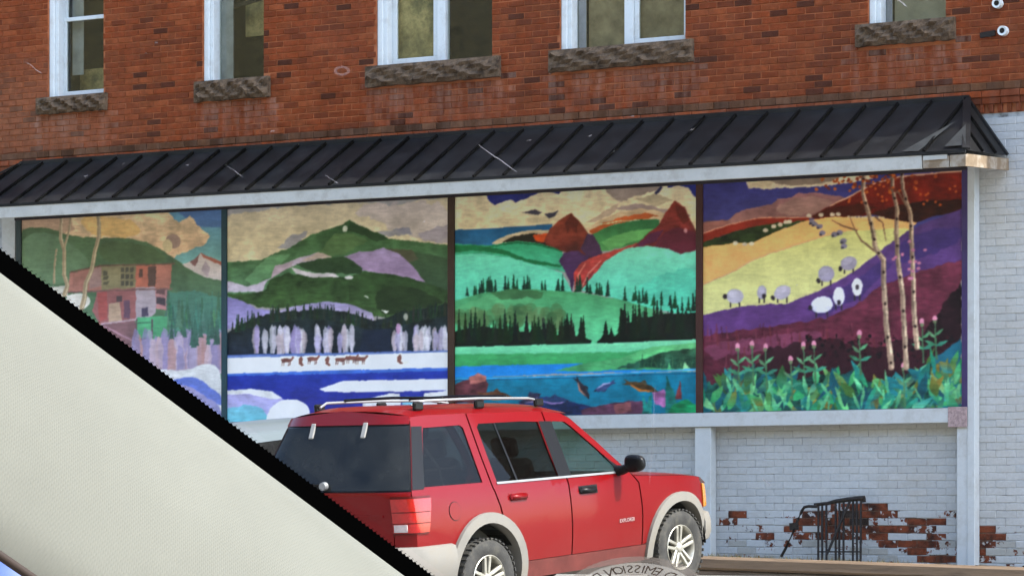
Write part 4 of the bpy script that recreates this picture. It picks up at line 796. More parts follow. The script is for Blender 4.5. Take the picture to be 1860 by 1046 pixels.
    sheep(178, 540, 32, 28, (172, 170, 188), -38, 0); sheep(280, 525, 18, 27, (155, 152, 172), 8, 14); sheep(358, 525, 34, 26, (166, 162, 180), -36, 22, -.5); sheep(525, 455, 32, 30, (148, 144, 168), -30, 26, -.5); sheep(610, 415, 32, 26, (155, 150, 172), -32, 20, -.3); sheep(508, 572, 42, 32, (212, 216, 238), -44, 12, -.2); sheep(573, 540, 22, 36, (215, 216, 236), 0, 24); sheep(642, 505, 21, 34, (228, 228, 238), 0, 0, 0, (70, 65, 75))
    for x, y in ((480, 265), (500, 275), (510, 300), (555, 305), (575, 298), (590, 330), (592, 350), (470, 258)): p.ell(x, y, 12, 10, (125, 122, 145)); p.ell(x - 6, y + 6, 6, 5, (62, 60, 78))
    for x, y in ((295, 290), (325, 275), (350, 268), (372, 258), (385, 256), (460, 235), (505, 232), (548, 230), (570, 228), (180, 338), (215, 342), (240, 340)): p.ell(x, y, 10, 8, (205, 195, 180))
    for x in range(610, 750, 13): p.ell(x, 238 + (x - 610) * .02, 6, 4, (210, 195, 170))
    # leaves and thistles along the bottom edge
    G = [(36, 112, 92), (48, 140, 92), (28, 98, 112), (90, 165, 105), (62, 100, 52), (26, 72, 88), (112, 180, 130), (38, 120, 130), (120, 110, 55)]
    p.poly([(50, 880), (250, 820), (420, 850), (560, 830), (760, 880), (900, 800), (1040, 740), (1040, 1050), (50, 1050)], (28, 70, 66), (24, 78, 70), warp=20, tex=.6); p.poly([(930, 780), (1040, 700), (1040, 960), (960, 960)], (36, 98, 120), warp=12)
    for _ in range(210):
        x = p.rs.uniform(50, 1040); top = 860 - 60 * (x > 860) - 40 * (500 > x > 230) * 0; y = p.rs.uniform(top, 985); p.leaf(x, y + 20, p.rs.uniform(50, 125), p.rs.uniform(16, 44), -math.pi / 2 + p.rs.uniform(-1.1, 1.1), G[p.rs.randint(len(G))], G[p.rs.randint(len(G))])
    for x, y in ((243, 725), (293, 735), (438, 728), (478, 724), (390, 782), (650, 685), (888, 640), (938, 628), (818, 808), (188, 735)):
        p.stroke([(x, y), (x + 6, y + 150)], 5, 8, (70, 110, 80)); p.leaf(x + 2, y + 70, 42, 13, -2.4, (95, 140, 105)); p.leaf(x + 2, y + 60, 42, 13, -.7, (88, 150, 110)); p.leaf(x + 4, y + 100, 50, 16, -2.7, (62, 125, 95)); p.leaf(x + 4, y + 100, 50, 16, -.4, (60, 130, 110)); p.ell(x, y - 4, 9, 13, (205, 140, 165)); p.ell(x, y + 8, 8, 7, (110, 125, 95))
    for _ in range(26): x = p.rs.uniform(60, 1035); p.leaf(x, p.rs.uniform(900, 990), p.rs.uniform(45, 100), p.rs.uniform(8, 20), -math.pi / 2 + p.rs.uniform(-.7, .7), (125, 195, 140), (62, 150, 120))
    # aspens
    for pts, w in (([(668, 60), (664, 150), (690, 240), (705, 300), (712, 360), (742, 400), (745, 520), (752, 640), (770, 780), (772, 810)], 19), ([(770, 40), (778, 140), (795, 210), (790, 300), (800, 420), (815, 540), (822, 680), (830, 810)], 18), ([(810, 40), (815, 130), (845, 230), (850, 340), (855, 470), (858, 600), (870, 735)], 17)):
        p.stroke(pts, w * .75, w * 1.2, (105, 88, 80), (150, 128, 112), tex=.3); p.stroke([(a + 5, b) for a, b in pts], w * .3, w * .5, (188, 170, 148), tex=.3)
        for i in range(len(pts) - 1):
            for t in (.4,): a = pts[i][0] + (pts[i + 1][0] - pts[i][0]) * t; b = pts[i][1] + (pts[i + 1][1] - pts[i][1]) * t; p.ell(a, b, 5, 6, (45, 32, 30))
    for pts in ([(705, 365), (660, 330), (635, 290), (615, 240)], [(640, 290), (580, 270), (545, 250)], [(780, 140), (800, 145), (830, 200), (848, 235)], [(712, 240), (740, 262), (752, 330)]): p.stroke(pts, 8, 3, (118, 92, 75), warp=1)
    for _ in range(85):
        x = p.rs.normal(690, 110); y = p.rs.uniform(50, 125) + abs(p.rs.normal(0, 14))
        if 445 < x < 1030: p.ell(x, y, p.rs.uniform(4, 9), p.rs.uniform(4, 8), [(165, 78, 38), (135, 58, 32), (190, 105, 50), (110, 48, 34)][p.rs.randint(4)], rot=p.rs.uniform(0, 3))
    for _ in range(24): p.ell(p.rs.uniform(600, 1020), p.rs.uniform(120, 200), 5, 5, (190, 95, 45))
    for _ in range(14): p.ell(p.rs.uniform(770, 905), p.rs.uniform(330, 480), 7, 6, (185, 120, 150))
mural_mat = mat('mural_paint', (.5, .5, .5), .55, var=.05, vs=3, bump=.06, bs=60, attr='bc', fine=.05, spec=.15)
LABELS = {1: 'mural panel painted with ruined red mine mill below green hills and tan cloud', 2: 'mural panel painted with green mountain, white aspens, elk and blue winter river',
          3: 'mural panel painted with turquoise hills, red rock spires, dark firs and trout underwater', 4: 'mural panel painted with sheep on golden hills, purple slope, aspen trunks and thistles'}
for k, art in ((1, art1), (2, art2), (3, art3), (4, art4)):
    u0, u1 = PXR[k]; x0, x1 = wx(u0), wx(u1); NX, NZ = 360, 360
    X, T = np.meshgrid(np.linspace(x0, x1, NX), np.linspace(0, 1, NZ)); X, T = X.ravel(), T.ravel()
    zb = lz(x0) + (lz(x1) - lz(x0)) * (X - x0) / (x1 - x0) + .004; zt = mtop(x0, MD, 1) + (mtop(x1, MD, 1) - mtop(x0, MD, 1)) * (X - x0) / (x1 - x0)
    Z = zb + (zt - zb) * T
    dx, dy, dz = X - CAM.x, -MD - CAM.y, Z - CAM.z; dep = dx * CF.x + dy * CF.y
    U = 930 + F * (dx * CR.x + dy * CR.y) / dep; V = HZ - F * dz / dep
    s, ox, oy = PX[k]; p = Paint((U - ox) * s, (V - oy) * s, (150, 150, 150)); art(p)
    if k == 1: p.col = p.col * .80 + np.array((178, 176, 180)) * .20        # pale haze over this panel mixed into its paint
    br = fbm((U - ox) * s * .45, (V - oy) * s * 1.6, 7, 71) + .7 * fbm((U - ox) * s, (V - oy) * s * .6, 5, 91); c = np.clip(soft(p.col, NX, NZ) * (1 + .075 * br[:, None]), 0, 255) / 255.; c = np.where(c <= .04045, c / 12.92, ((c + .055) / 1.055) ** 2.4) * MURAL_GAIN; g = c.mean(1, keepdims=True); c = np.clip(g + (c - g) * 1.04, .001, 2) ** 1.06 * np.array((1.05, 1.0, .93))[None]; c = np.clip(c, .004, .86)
    t = empty('mural', ((x0 + x1) / 2, -.06, lz((x0 + x1) / 2))); tag(t, LABELS[k], 'mural', 'landscape mural panels under the awning')
    idx = np.arange(NX * NZ).reshape(NZ, NX); q = np.stack([idx[:-1, :-1], idx[:-1, 1:], idx[1:, 1:], idx[1:, :-1]], -1).reshape(-1, 4)
    me = bpy.data.meshes.new('painted_face'); me.vertices.add(NX * NZ); me.vertices.foreach_set('co', np.stack([X, np.full_like(X, -MD), Z], 1).astype(np.float32).ravel())
    me.loops.add(q.size); me.loops.foreach_set('vertex_index', q.ravel().astype(np.int32)); me.polygons.add(len(q)); me.polygons.foreach_set('loop_start', (np.arange(len(q)) * 4).astype(np.int32)); me.update(calc_edges=True); me.validate()
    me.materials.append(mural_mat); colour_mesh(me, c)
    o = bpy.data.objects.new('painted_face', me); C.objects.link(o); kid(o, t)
    kid(mesh('board', [(x0, -MD + .003, lz(x0) + .002), (x1, -MD + .003, lz(x1) + .002), (x1, -MD + .003, mtop(x1, MD, 1) + .002), (x0, -MD + .003, mtop(x0, MD, 1) + .002), (x0, -.02, lz(x0) + .002), (x1, -.02, lz(x1) + .002), (x1, -.02, mtop(x1, MD, 1) + .002), (x0, -.02, mtop(x0, MD, 1) + .002)],
             [(0, 1, 2, 3), (4, 7, 6, 5), (0, 4, 5, 1), (1, 5, 6, 2), (2, 6, 7, 3), (3, 7, 4, 0)], M['post']), t)
# ---------------------------------------------------------------- cars, built nose along +x, ground at z = 0, right side at -y
def car_paint(name, col, dust):
    m = bpy.data.materials.new(name); m.use_nodes = True; nt = m.node_tree; N = nt.nodes; L = nt.links; b = N['Principled BSDF']
    b.inputs['Specular IOR Level'].default_value = .1; b.inputs['Coat Roughness'].default_value = .05; b.inputs['Metallic'].default_value = .1
    tc = N.new('ShaderNodeTexCoord'); sp = N.new('ShaderNodeSeparateXYZ'); L.new(tc.outputs['Object'], sp.inputs[0])
    n = N.new('ShaderNodeTexNoise'); n.inputs['Scale'].default_value = 3; n.inputs['Detail'].default_value = 8; n.inputs['Roughness'].default_value = .7; L.new(tc.outputs['Object'], n.inputs[0])
    mr = N.new('ShaderNodeMapRange'); mr.inputs['From Min'].default_value = 1.05; mr.inputs['From Max'].default_value = .35; mr.inputs['To Max'].default_value = .5; L.new(sp.outputs[2], mr.inputs[0])
    mu = N.new('ShaderNodeMath'); mu.operation = 'MULTIPLY'; L.new(mr.outputs[0], mu.inputs[0]); L.new(n.outputs['Fac'], mu.inputs[1])
    ad = N.new('ShaderNodeMath'); ad.operation = 'MULTIPLY_ADD'; ad.inputs[1].default_value = .04; L.new(n.outputs['Fac'], ad.inputs[0]); L.new(mu.outputs[0], ad.inputs[2]); ad.use_clamp = True
    mx = N.new('ShaderNodeMix'); mx.data_type = 'RGBA'; mx.inputs[6].default_value = (*col, 1); mx.inputs[7].default_value = (*dust, 1); L.new(ad.outputs[0], mx.inputs[0]); L.new(mx.outputs[2], b.inputs['Base Color'])
    r = N.new('ShaderNodeMapRange'); r.inputs['To Min'].default_value = .28; r.inputs['To Max'].default_value = .8; L.new(ad.outputs[0], r.inputs[0]); L.new(r.outputs[0], b.inputs['Roughness'])
    cw = N.new('ShaderNodeMapRange'); cw.inputs['To Min'].default_value = .22; cw.inputs['To Max'].default_value = .03; cw.inputs['From Max'].default_value = .6; L.new(ad.outputs[0], cw.inputs[0]); L.new(cw.outputs[0], b.inputs['Coat Weight'])
    return m
M['red'] = car_paint('red_car_paint', (.135, .0007, .002), (.17, .034, .03))
M['pale'] = car_paint('pale_silver_car_paint', (.12, .145, .155), (.1, .1, .09))
M['clad'] = mat('grey_beige_cladding', (.165, .155, .137), .55, var=.1, vs=4, bump=.05, bs=60, dirt=(.15, .13, .1), dscale=4, damt=.5)
M['blackpl'] = mat('black_trim', (.006, .006, .0065), .35, var=.15, spec=.15)
M['rocker'] = mat('rocker_red_brown', (.095, .022, .018), .75, var=.25, vs=4)  # red-brown takes in the brownish windscreen reflection over this strip
M['cglass'] = glass('car_glass', (.12, .13, .13), .015, .01, dust=.003, fres=.16)
M['rglass'] = glass('rear_privacy_glass', (.05, .06, .06), .02, .05, dust=.3, dcol=(.04, .043, .043), ds=3.5, fres=.12)
M['fglass'] = glass('front_car_glass', (.48, .62, .56), .03, .01, dust=.003, fres=.3)
M['tyre'] = mat('tyre_rubber', (.035, .034, .032), .85, var=.25, vs=9, bump=.3, bs=50, dirt=(.09, .082, .065), dscale=6, damt=.5)
M['alloy'] = mat('alloy_wheel', (.40, .385, .33), .35, metal=.55, var=.1, vs=12, dirt=(.16, .14, .1), dscale=10, damt=.5)
M['rail'] = mat('roof_rail_grey', (.24, .245, .245), .4, metal=.4, var=.1)
M['lens_r'] = mat('tail_lamp_red', (.27, .003, .003), .15, var=.2, vs=30, coat=.8)
M['lens_d'] = mat('tail_lamp_housing', (.07, .002, .002), .3, var=.1)
M['lens_w'] = mat('reverse_lamp', (.36, .30, .29), .2, var=.15, vs=30, coat=.8)
M['lens_a'] = mat('amber_lamp', (.5, .2, .012), .2, var=.15, vs=30, coat=.8)
M['lens_c'] = mat('clear_lamp', (.6, .62, .62), .1, metal=.3, var=.1, coat=.8)
M['chrome'] = mat('chrome', (.75, .75, .75), .3, metal=1., var=.05)
M['seat'] = mat('grey_seat', (.12, .115, .105), .9, var=.15)
M['spot'] = mat('dust_spot', (.26, .25, .23), .9, var=.1)
def lean(z): return 0 if z < 1.12 else (z - 1.12) * .46
def wl2(z): return .91 - .06 * ((z - .78) / .5) ** 2 if z < 1.1 else .885 - (z - 1.1) * .36
def Yw(x, z):
    y = wl2(z)
    if x > 3.9: y -= .20 * ((x - 3.9) / .8) ** 2.2
    if x < .7: y -= .035 * ((.7 - x) / .7) ** 2
    return y
def xc(z): return .13 + lean(z)
def rear_pt(t, z, off=0.):
    e = Yw(xc(z), z); a = abs(t); x = .02 + lean(z) + .11 * a ** 5; return Vector((x - off, t * e, z))
def ztop(x): return 1.75 - (.055 * (x - 1.9) ** 2 if x > 1.9 else .03 * max(0, .9 - x) ** 2)
def hoodz(x): return 1.115 - .06 * (x - 3.3) - .055 * max(0, x - 3.9) ** 2 * 1.6
def fill2d(loops, step):
    bm = bmesh.new()
    for lp in loops:
        v = [bm.verts.new((a, 0, b)) for a, b in lp]
        for i in range(len(v)): bm.edges.new((v[i], v[(i + 1) % len(v)]))
    bmesh.ops.triangle_fill(bm, edges=list(bm.edges), use_beauty=True)
    xs_ = [v.co.x for v in bm.verts]; zs_ = [v.co.z for v in bm.verts]
    for axis, lo, hi in ((0, min(xs_), max(xs_)), (2, min(zs_), max(zs_))):
        k = math.ceil(lo / step) * step
        while k < hi - 1e-4:
            no = (1, 0, 0) if axis == 0 else (0, 0, 1); co = (k, 0, 0) if axis == 0 else (0, 0, k)
            bmesh.ops.bisect_plane(bm, geom=list(bm.verts) + list(bm.edges) + list(bm.faces), plane_co=co, plane_no=no, dist=1e-5); k += step
    return bm
def finish(bm, name, m, par, rim, rim_vec):
    be = [e for e in bm.edges if e.is_boundary]
    for f in bm.faces: f.smooth = True
    if rim:
        r = bmesh.ops.extrude_edge_only(bm, edges=be)
        for g in r['geom']:
            if isinstance(g, bmesh.types.BMVert): g.co += rim_vec(g.co) * rim
        for e in be: e.smooth = False
    bmesh.ops.recalc_face_normals(bm, faces=bm.faces)
    me = bpy.data.meshes.new(name); bm.to_mesh(me); bm.free(); me.materials.append(m)
    return link(bpy.data.objects.new(name, me), par)
def side_panel(name, loops, s, m, par, off=0., rim=.025, step=.12):
    """loops of (x,z) laid on the body side; s = -1 right, +1 left"""
    bm = fill2d(loops, step)
    for v in bm.verts: v.co.y = s * (Yw(v.co.x, v.co.z) + off)
    return finish(bm, name, m, par, rim, lambda c: Vector((0, -s, 0)))
def rear_panel(name, loops, m, par, off=0., rim=.02, step=.12):
    bm = fill2d(loops, step)
    for v in bm.verts: v.co = rear_pt(v.co.x, v.co.z, off)
    return finish(bm, name, m, par, rim, lambda c: Vector((1, 0, 0)))
def top_panel(name, nx, nt, fn, m, par):
    vv = [fn(i / nx, -1 + 2 * j / nt) for i in range(nx + 1) for j in range(nt + 1)]; n = nt + 1
    return mesh(name, vv, [(i * n + j, i * n + j + 1, (i + 1) * n + j + 1, (i + 1) * n + j) for i in range(nx) for j in range(nt)], m, par, smooth=True)
def arc(cx, cz, r, a0, a1, n=14): return [(cx + r * math.cos(R(a0 + (a1 - a0) * k / n)), cz + r * math.sin(R(a0 + (a1 - a0) * k / n))) for k in range(n + 1)]
RX, FX, WZ, RW = 1.06, 3.96, .368, .368
def sweep(name, path, prof, m, par):
    """path: plan points with outward normal; prof: (out, z)"""
    vv, ff = [], []; n = len(prof)
    for i, (x, y) in enumerate(path):
        a, b = Vector(path[max(i - 1, 0)]), Vector(path[min(i + 1, len(path) - 1)]); d = (b - a).normalized(); nr = Vector((d.y, -d.x))
        for o, z in prof: vv.append((x + nr.x * o, y + nr.y * o, z))
    for i in range(len(path) - 1):
        for k in range(n): ff.append((i * n + k, i * n + (k + 1) % n, (i + 1) * n + (k + 1) % n, (i + 1) * n + k))
    ff += [tuple(range(n)), tuple(range((len(path) - 1) * n, len(path) * n))[::-1]]
    bm = bmesh.new(); vb = [bm.verts.new(v) for v in vv]
    for f in ff: bm.faces.new([vb[k] for k in f])
    return from_bm(name, bm, m, par, angle=35)
def make_wheel(par, x, s):
    g = empty('wheel', (x, s * .79, WZ), parent=par)
    if s > 0: g.rotation_euler = (0, 0, math.pi)
    y = -1                                              # outside towards -y
    bm = bmesh.new(); add_lathe(bm, [(.215, -.085), (.225, -.105), (.26, -.118), (.32, -.12), (.352, -.105), (.366, -.08), (.368, 0), (.366, .08), (.35, .11), (.3, .12), (.21, .1)], 48); from_bm('tyre', bm, M['tyre'], g, angle=30)
    tr = bmesh.new()
    for k in range(40):
        a = 2 * math.pi * k / 40
        for yy in (-.085, .0, .06):
            c = Vector((math.cos(a) * .369, yy, math.sin(a) * .369)); add_bar(tr, c - Vector((0, .028, 0)), c + Vector((0, .028, 0)), .03, .012, (-math.sin(a), 0, math.cos(a)))
    from_bm('tread', tr, M['tyre'], g)
    bm = bmesh.new(); add_lathe(bm, [(.222, -.108), (.216, -.112), (.205, -.10), (.198, -.06), (.19, .02), (.2, .1)], 48); from_bm('rim', bm, M['alloy'], g, angle=40)
    bm = bmesh.new(); add_lathe(bm, [(.001, .0), (.195, .0)], 32); from_bm('brake_disc', bm, M['blackpl'], g)
    for k in range(5):
        a = 2 * math.pi * k / 5 + .35; d = Vector((math.cos(a), 0, math.sin(a))); tng = Vector((-math.sin(a), 0, math.cos(a)))
        bm = bmesh.new()
        for sg in (-1, 1):
            p0 = d * .04 + tng * sg * .022 + Vector((0, -.075, 0)); p1 = d * .205 + tng * sg * .034 + Vector((0, -.095, 0)); add_bar(bm, p0, p1, .030, .035, tng)
        bmesh.ops.bevel(bm, geom=list(bm.edges), offset=.005, segments=1, affect='EDGES'); from_bm('spoke', bm, M['alloy'], g)
    bm = bmesh.new(); add_lathe(bm, [(.0005, -.108), (.032, -.106), (.045, -.098), (.06, -.08), (.065, -.03)], 24); from_bm('hub_cap', bm, M['alloy'], g, angle=40)
    return g
def make_car(name, loc, rot, paint, clad, full=True):
    t = empty(name, loc, rot)
    for s in (-1, 1):
        # quarter panel
        zt = lambda x: ztop(x)
        q = [(.135, .60)] + [(xc(z), z) for z in (.75, .9, 1.05, 1.12, 1.3, 1.5, 1.68, zt(.4) - .005)] + [(.6, zt(.6)), (.9, zt(.9)), (1.155, zt(1.155)), (1.165, 1.4), (1.185, 1.12), (1.25, .95)] + arc(RX, WZ, .49, 63, 152)
        qw = [(.30, 1.165), (.35, 1.28), (.50, 1.60), (.53, 1.645), (1.03, 1.655), (1.065, 1.63), (1.075, 1.3), (1.08, 1.165)]
        side_panel('quarter_panel', [q, qw], s, paint, t)
        side_panel('quarter_window', [qw], s, M['rglass'] if not full else M['cglass'], t, off=-.008, rim=.004)
        # corner pillar: black gloss between side and rear glass
        side_panel('corner_pillar', [[(xc(1.15) + .003, 1.15), (xc(1.66) + .003, 1.66), (.515, 1.66), (.30, 1.165), (.285, 1.15)]], s, M['blackpl'], t, off=.004, rim=.006)
        # rear door
        rd = [(1.175, zt(1.175)), (1.6, zt(1.6)), (2.0, zt(2.0)), (2.235, zt(2.235)), (2.245, 1.4), (2.265, 1.12), (2.265, .455), (1.62, .455)] + arc(RX, WZ, .52, 16, 62, 8) + [(1.27, .955), (1.205, 1.12), (1.185, 1.4)]
        rw = [(1.275, 1.16), (1.262, 1.4), (1.255, 1.63), (1.29, 1.66), (1.9, 1.665), (2.14, 1.655), (2.15, 1.4), (2.17, 1.16)]
        d = side_panel('rear_door', [rd, rw], s, paint, t)
        side_panel('rear_door_window', [rw], s, M['cglass'], t, off=-.010, rim=.004)
        fd = [(2.255, zt(2.255)), (2.5, zt(2.5) - .005), (2.62, 1.675), (2.9, 1.45), (3.12, 1.25), (3.245, 1.13), (3.33, 1.04), (3.345, .8), (3.345, .455), (2.285, .455), (2.285, 1.12), (2.265, 1.4)]
        fw = [(2.345, 1.16), (2.335, 1.4), (2.325, 1.63), (2.35, 1.655), (2.53, 1.645), (2.60, 1.60), (2.86, 1.39), (3.05, 1.215), (3.06, 1.165)]
        d2 = side_panel('front_door', [fd, fw], s, paint, t)
        side_panel('front_door_window', [fw], s, M['fglass'] if full else M['cglass'], t, off=-.010, rim=.004)
        side_panel('pillar_trim', [[(2.15, 1.66), (2.335, 1.655), (2.345, 1.4), (2.352, 1.155), (2.165, 1.155), (2.158, 1.4)]], s, M['blackpl'], t, off=.003, rim=.006)
        side_panel('belt_moulding', [[(1.265, 1.142), (1.265, 1.16), (3.07, 1.165), (3.12, 1.147)]], s, M['rail'] if full else M['blackpl'], t, off=.008, rim=.01)
        side_panel('window_divider', [[(1.50, 1.66), (1.52, 1.66), (1.575, 1.16), (1.55, 1.16)]], s, M['blackpl'], t, off=.001, rim=.01)
        ff = [(3.365, .455), (3.365, .8), (3.35, 1.045), (3.27, 1.125)] + [(x, hoodz(x) - .004) for x in (3.4, 3.7, 4.0, 4.25, 4.42)] + [(4.47, .95), (4.48, .70)] + arc(FX, WZ, .49, 40, 168)
        side_panel('front_fender', [ff], s, paint, t)
        for cx, a0, a1, nm in ((RX, -6, 176, 'wheel_arch'), (FX, 4, 186, 'wheel_arch')):
            lp = arc(cx, WZ, .545, a0, a1, 22) + arc(cx, WZ, .455, a1, a0, 22); side_panel(nm, [lp], s, clad, t, off=.032, rim=.13, step=.2)
        side_panel('rocker_panel', [[(1.55, .30), (1.57, .45), (3.47, .45), (3.50, .30)]], s, M['rocker'] if full else M['blackpl'], t, off=.006, rim=.08)
        # lamps wrapping the corner
        z0, z1 = .80, 1.09
        def wrap(name, za, zb, m, p_, o=.012):
            cols = []
            for k in range(9):
                def pt(z, k=k):
                    if k < 5: tt = .80 + .2 * k / 4; v = rear_pt(tt * s, z, o); return v
                    x = xc(z) + .035 * (k - 4) + .015 * ((z - z0) / (z1 - z0)) * (k - 4); return Vector((x, s * (Yw(x, z) + o), z))
                cols.append([pt(za + (zb - za) * j / 5) for j in range(6)])
            return mesh(name, [p for c_ in cols for p in c_], [(i * 6 + j, i * 6 + j + 1, i * 6 + 7 + j, i * 6 + 6 + j) for i in range(8) for j in range(5)], m, p_, smooth=True)
        tl = wrap('tail_light', z0 - .01, z1 + .01, M['lens_d'], t, .008)
        wrap('brake_lens', .975, 1.08, M['lens_r'], tl, .018); wrap('turn_lens', .885, .968, M['lens_r'], tl, .016); wrap('reverse_lens', .805, .878, M['lens_r'], tl, .014)
        rear_panel('reverse_lamp', [[(s * .815, .812), (s * .815, .872), (s * .935, .872), (s * .935, .812)]], M['lens_w'], t, off=.022, rim=.01)
        # headlamp and amber corner lamp
        side_panel('corner_lamp', [[(4.475, .72), (4.475, .955), (4.56, .94), (4.60, .80), (4.60, .72)]], s, M['lens_a'], t, off=.012, rim=.03, step=.05)
        hl = []
        for k in range(6):
            for j in range(5):
                x = 4.60 + .11 * (k / 5) ** .6; yb = Yw(4.60, .9) + .012 - .42 * (k / 5); z = .72 + .20 * j / 4; hl.append((x - .04 * (j / 4) ** 2, s * yb, z))
        mesh('headlight', hl, [(i * 5 + j, i * 5 + j + 1, i * 5 + 6 + j, i * 5 + 5 + j) for i in range(5) for j in range(4)], M['lens_c'], t, smooth=True)
        # handles, mirror, fuel door
        for x, z, m_, nm in ((1.42, 1.02, paint, 'door_handle'), (2.44, 1.02, M['blackpl'] if full else paint, 'door_handle')):
            bm = bmesh.new(); y0 = s * (Yw(x, z) + .012); add_box(bm, (x - .02, y0 - .016, z - .032), (x + .22, y0 + .016, z + .03)); bmesh.ops.bevel(bm, geom=list(bm.edges), offset=.013, segments=2, affect='EDGES'); from_bm(nm, bm, m_, t, smooth=True)
            side_panel('handle_recess', [[(x - .03, z - .03), (x - .03, z + .04), (x + .25, z + .045), (x + .25, z - .035)]], s, M['blackpl'] if m_ is not paint else paint, t, off=.002, rim=.003)
        bm = bmesh.new(); bmesh.ops.create_uvsphere(bm, u_segments=18, v_segments=12, radius=1)
        sq = lambda q: math.copysign(abs(q) ** .72, q)
        for v in bm.verts: v.co = Vector((sq(v.co.x) * (.065 if v.co.x > 0 else .04), sq(v.co.y) * .105, sq(v.co.z) * .082 * (1 - .15 * v.co.y * s)))
        mi = from_bm('side_mirror', bm, M['blackpl'], t, smooth=True); mi.location = (3.05, s * 1.06, 1.235)
        bm = bmesh.new(); add_tube(bm, [(3.06, s * .86, 1.17), (3.06, s * .92, 1.175), (3.055, s * .99, 1.20)], [.055, .045, .04], 10); from_bm('mirror_arm', bm, M['blackpl'], t, angle=50)
        side_panel('mirror_sail', [[(3.07, 1.16), (2.93, 1.325), (3.0, 1.27), (3.17, 1.165)]], s, M['blackpl'], t, off=.004, rim=.01)
        if s < 0 and full:
            fl = side_panel('fuel_door', [arc(.63, .95, .075, 0, 348, 20)], s, paint, t, off=.005, rim=.006)
            side_panel('fuel_door_gap', [arc(.63, .95, .081, 0, 348, 20)], s, M['blackpl'], t, off=.0015, rim=.001)
        make_wheel(t, RX, s); make_wheel(t, FX, s)
        # wheel housing
        for cx in (RX, FX):
            bm = bmesh.new(); n = 14; P = [(cx + .475 * math.cos(math.pi * k / n), WZ + .475 * math.sin(math.pi * k / n)) for k in range(n + 1)]
            for k in range(n):
                (xa, za), (xb_, zb_) = P[k], P[k + 1]; bm.faces.new([bm.verts.new(v) for v in ((xa, s * .86, za), (xb_, s * .86, zb_), (xb_, s * .55, zb_), (xa, s * .55, za))])
            bm.faces.new([bm.verts.new((x, s * .55, z)) for x, z in P]); from_bm('wheel_housing', bm, M['blackpl'], t)
        if full:
            bm = bmesh.new(); add_tube(bm, [(.62, s * .50, 1.83), (.75, s * .535, 1.868), (1.5, s * .555, 1.876), (2.2, s * .545, 1.866), (2.42, s * .52, 1.84)], [.010, .012, .012, .012, .010], 8); from_bm('roof_rail', bm, M['rail'], t, angle=60)
            for x in (.66, 1.5, 2.36): box('rail_foot', (x - .06, s * .52, 1.79), (x + .06, s * .56, 1.862), M['blackpl'], t, bev=.012)
    # roof, hood, windscreen, tailgate
    def roof_fn(a, tt):
        x = .40 + (2.60 - .40) * a; zb = ztop(x) - .002
        if a == 0: x = xc(ztop(.4)) - .0
        e = Yw(max(x, .5), ztop(x)); return (x - (1 - abs(tt) ** 3) * (.09 if a == 0 else 0) + (1 - tt * tt) * (.08 if a == 1 else 0), tt * e, zb + .088 * (1 - abs(tt) ** 3.2) * (1 if 0 < a < 1 else .6))
    top_panel('roof', 14, 16, roof_fn, paint, t)
    top_panel('hood', 12, 14, lambda a, tt: (3.29 + (4.62 - 3.29) * a + (1 - tt * tt) * .05 * a, tt * (Yw(min(3.29 + 1.33 * a, 4.55), 1.06) - .004), hoodz(3.29 + 1.33 * a) + .045 * (1 - tt ** 4) * (1 - a * .5) - (.05 if a == 1 else 0)), paint, t)
    top_panel('windscreen', 8, 12, lambda a, tt: (2.60 + .70 * a + (1 - tt * tt) * (.10 + .06 * a), tt * ((Yw(2.6, 1.72) - .015) * (1 - a) + (Yw(3.25, 1.13) - .01) * a), 1.715 - (1.715 - 1.12) * a + .05 * (1 - tt * tt) * (1 - a)), M['fglass'], t)
    fg = [(-.83, .74)] + [(-.83 + .03 * k, .74 + .09 * k) for k in range(1, 5)]
    rear_panel('tailgate', [[(-.79, .70), (-.79, 1.10), (-.985, 1.10), (-.985, 1.135), (.985, 1.135), (.985, 1.10), (.79, 1.10), (.79, .70)]], paint, t, off=.0)
    rear_panel('corner_panel', [[(.80, .60), (.80, .795), (1, .795), (1, .60)]], paint, t); rear_panel('corner_panel', [[(-1, .60), (-1, .795), (-.80, .795), (-.80, .60)]], paint, t)
    rear_panel('rear_window', [[(-.985, 1.15), (-.985, 1.665), (.985, 1.665), (.985, 1.15)]], M['rglass'], t, off=.004, rim=.006)
    rear_panel('window_surround', [[(-.999, 1.14), (-.999, 1.68), (.999, 1.68), (.999, 1.14)], [(-.93, 1.18), (-.93, 1.64), (.93, 1.64), (.93, 1.18)]], M['blackpl'], t, off=-.002, rim=.004)
    rear_panel('roof_edge', [[(-.999, 1.682), (-.999, 1.745), (0, 1.80), (.999, 1.745), (.999, 1.682)]], paint, t, off=.012, rim=.06)
    rear_panel('tailgate_crease', [[(-.70, .935), (-.70, .95), (.70, .95), (.70, .935)]], paint, t, off=.01, rim=.012)
    for y in (-.42, .42):
        c = rear_pt(y, 1.665, .012); bar('glass_hinge', c + Vector((.02, 0, .035)), c + Vector((-.035, 0, -.09)), .05, .018, (0, 1, 0), M['spot'], t, bev=.006)
    c = rear_pt(0, 1.19, .03); w_ = bar('wiper_arm', c, c + Vector((0.02, .42, .015)), .03, .016, (0, 0, 1), M['blackpl'], t); bm = bmesh.new(); add_lathe(bm, [(.0005, -.02), (.035, -.018), (.04, .02)], 16); o = from_bm('wiper_pivot', bm, M['rail'], t, angle=40); o.location = c; o.rotation_euler = (0, 0, R(-90))
    rear_panel('plate_recess', [[(-.22, .74), (-.22, .90), (.22, .90), (.22, .74)]], M['blackpl'], t, off=.004, rim=.004); rear_panel('number_plate', [[(-.17, .755), (-.17, .885), (.17, .885), (.17, .755)]], M['lens_c'], t, off=.008, rim=.004)
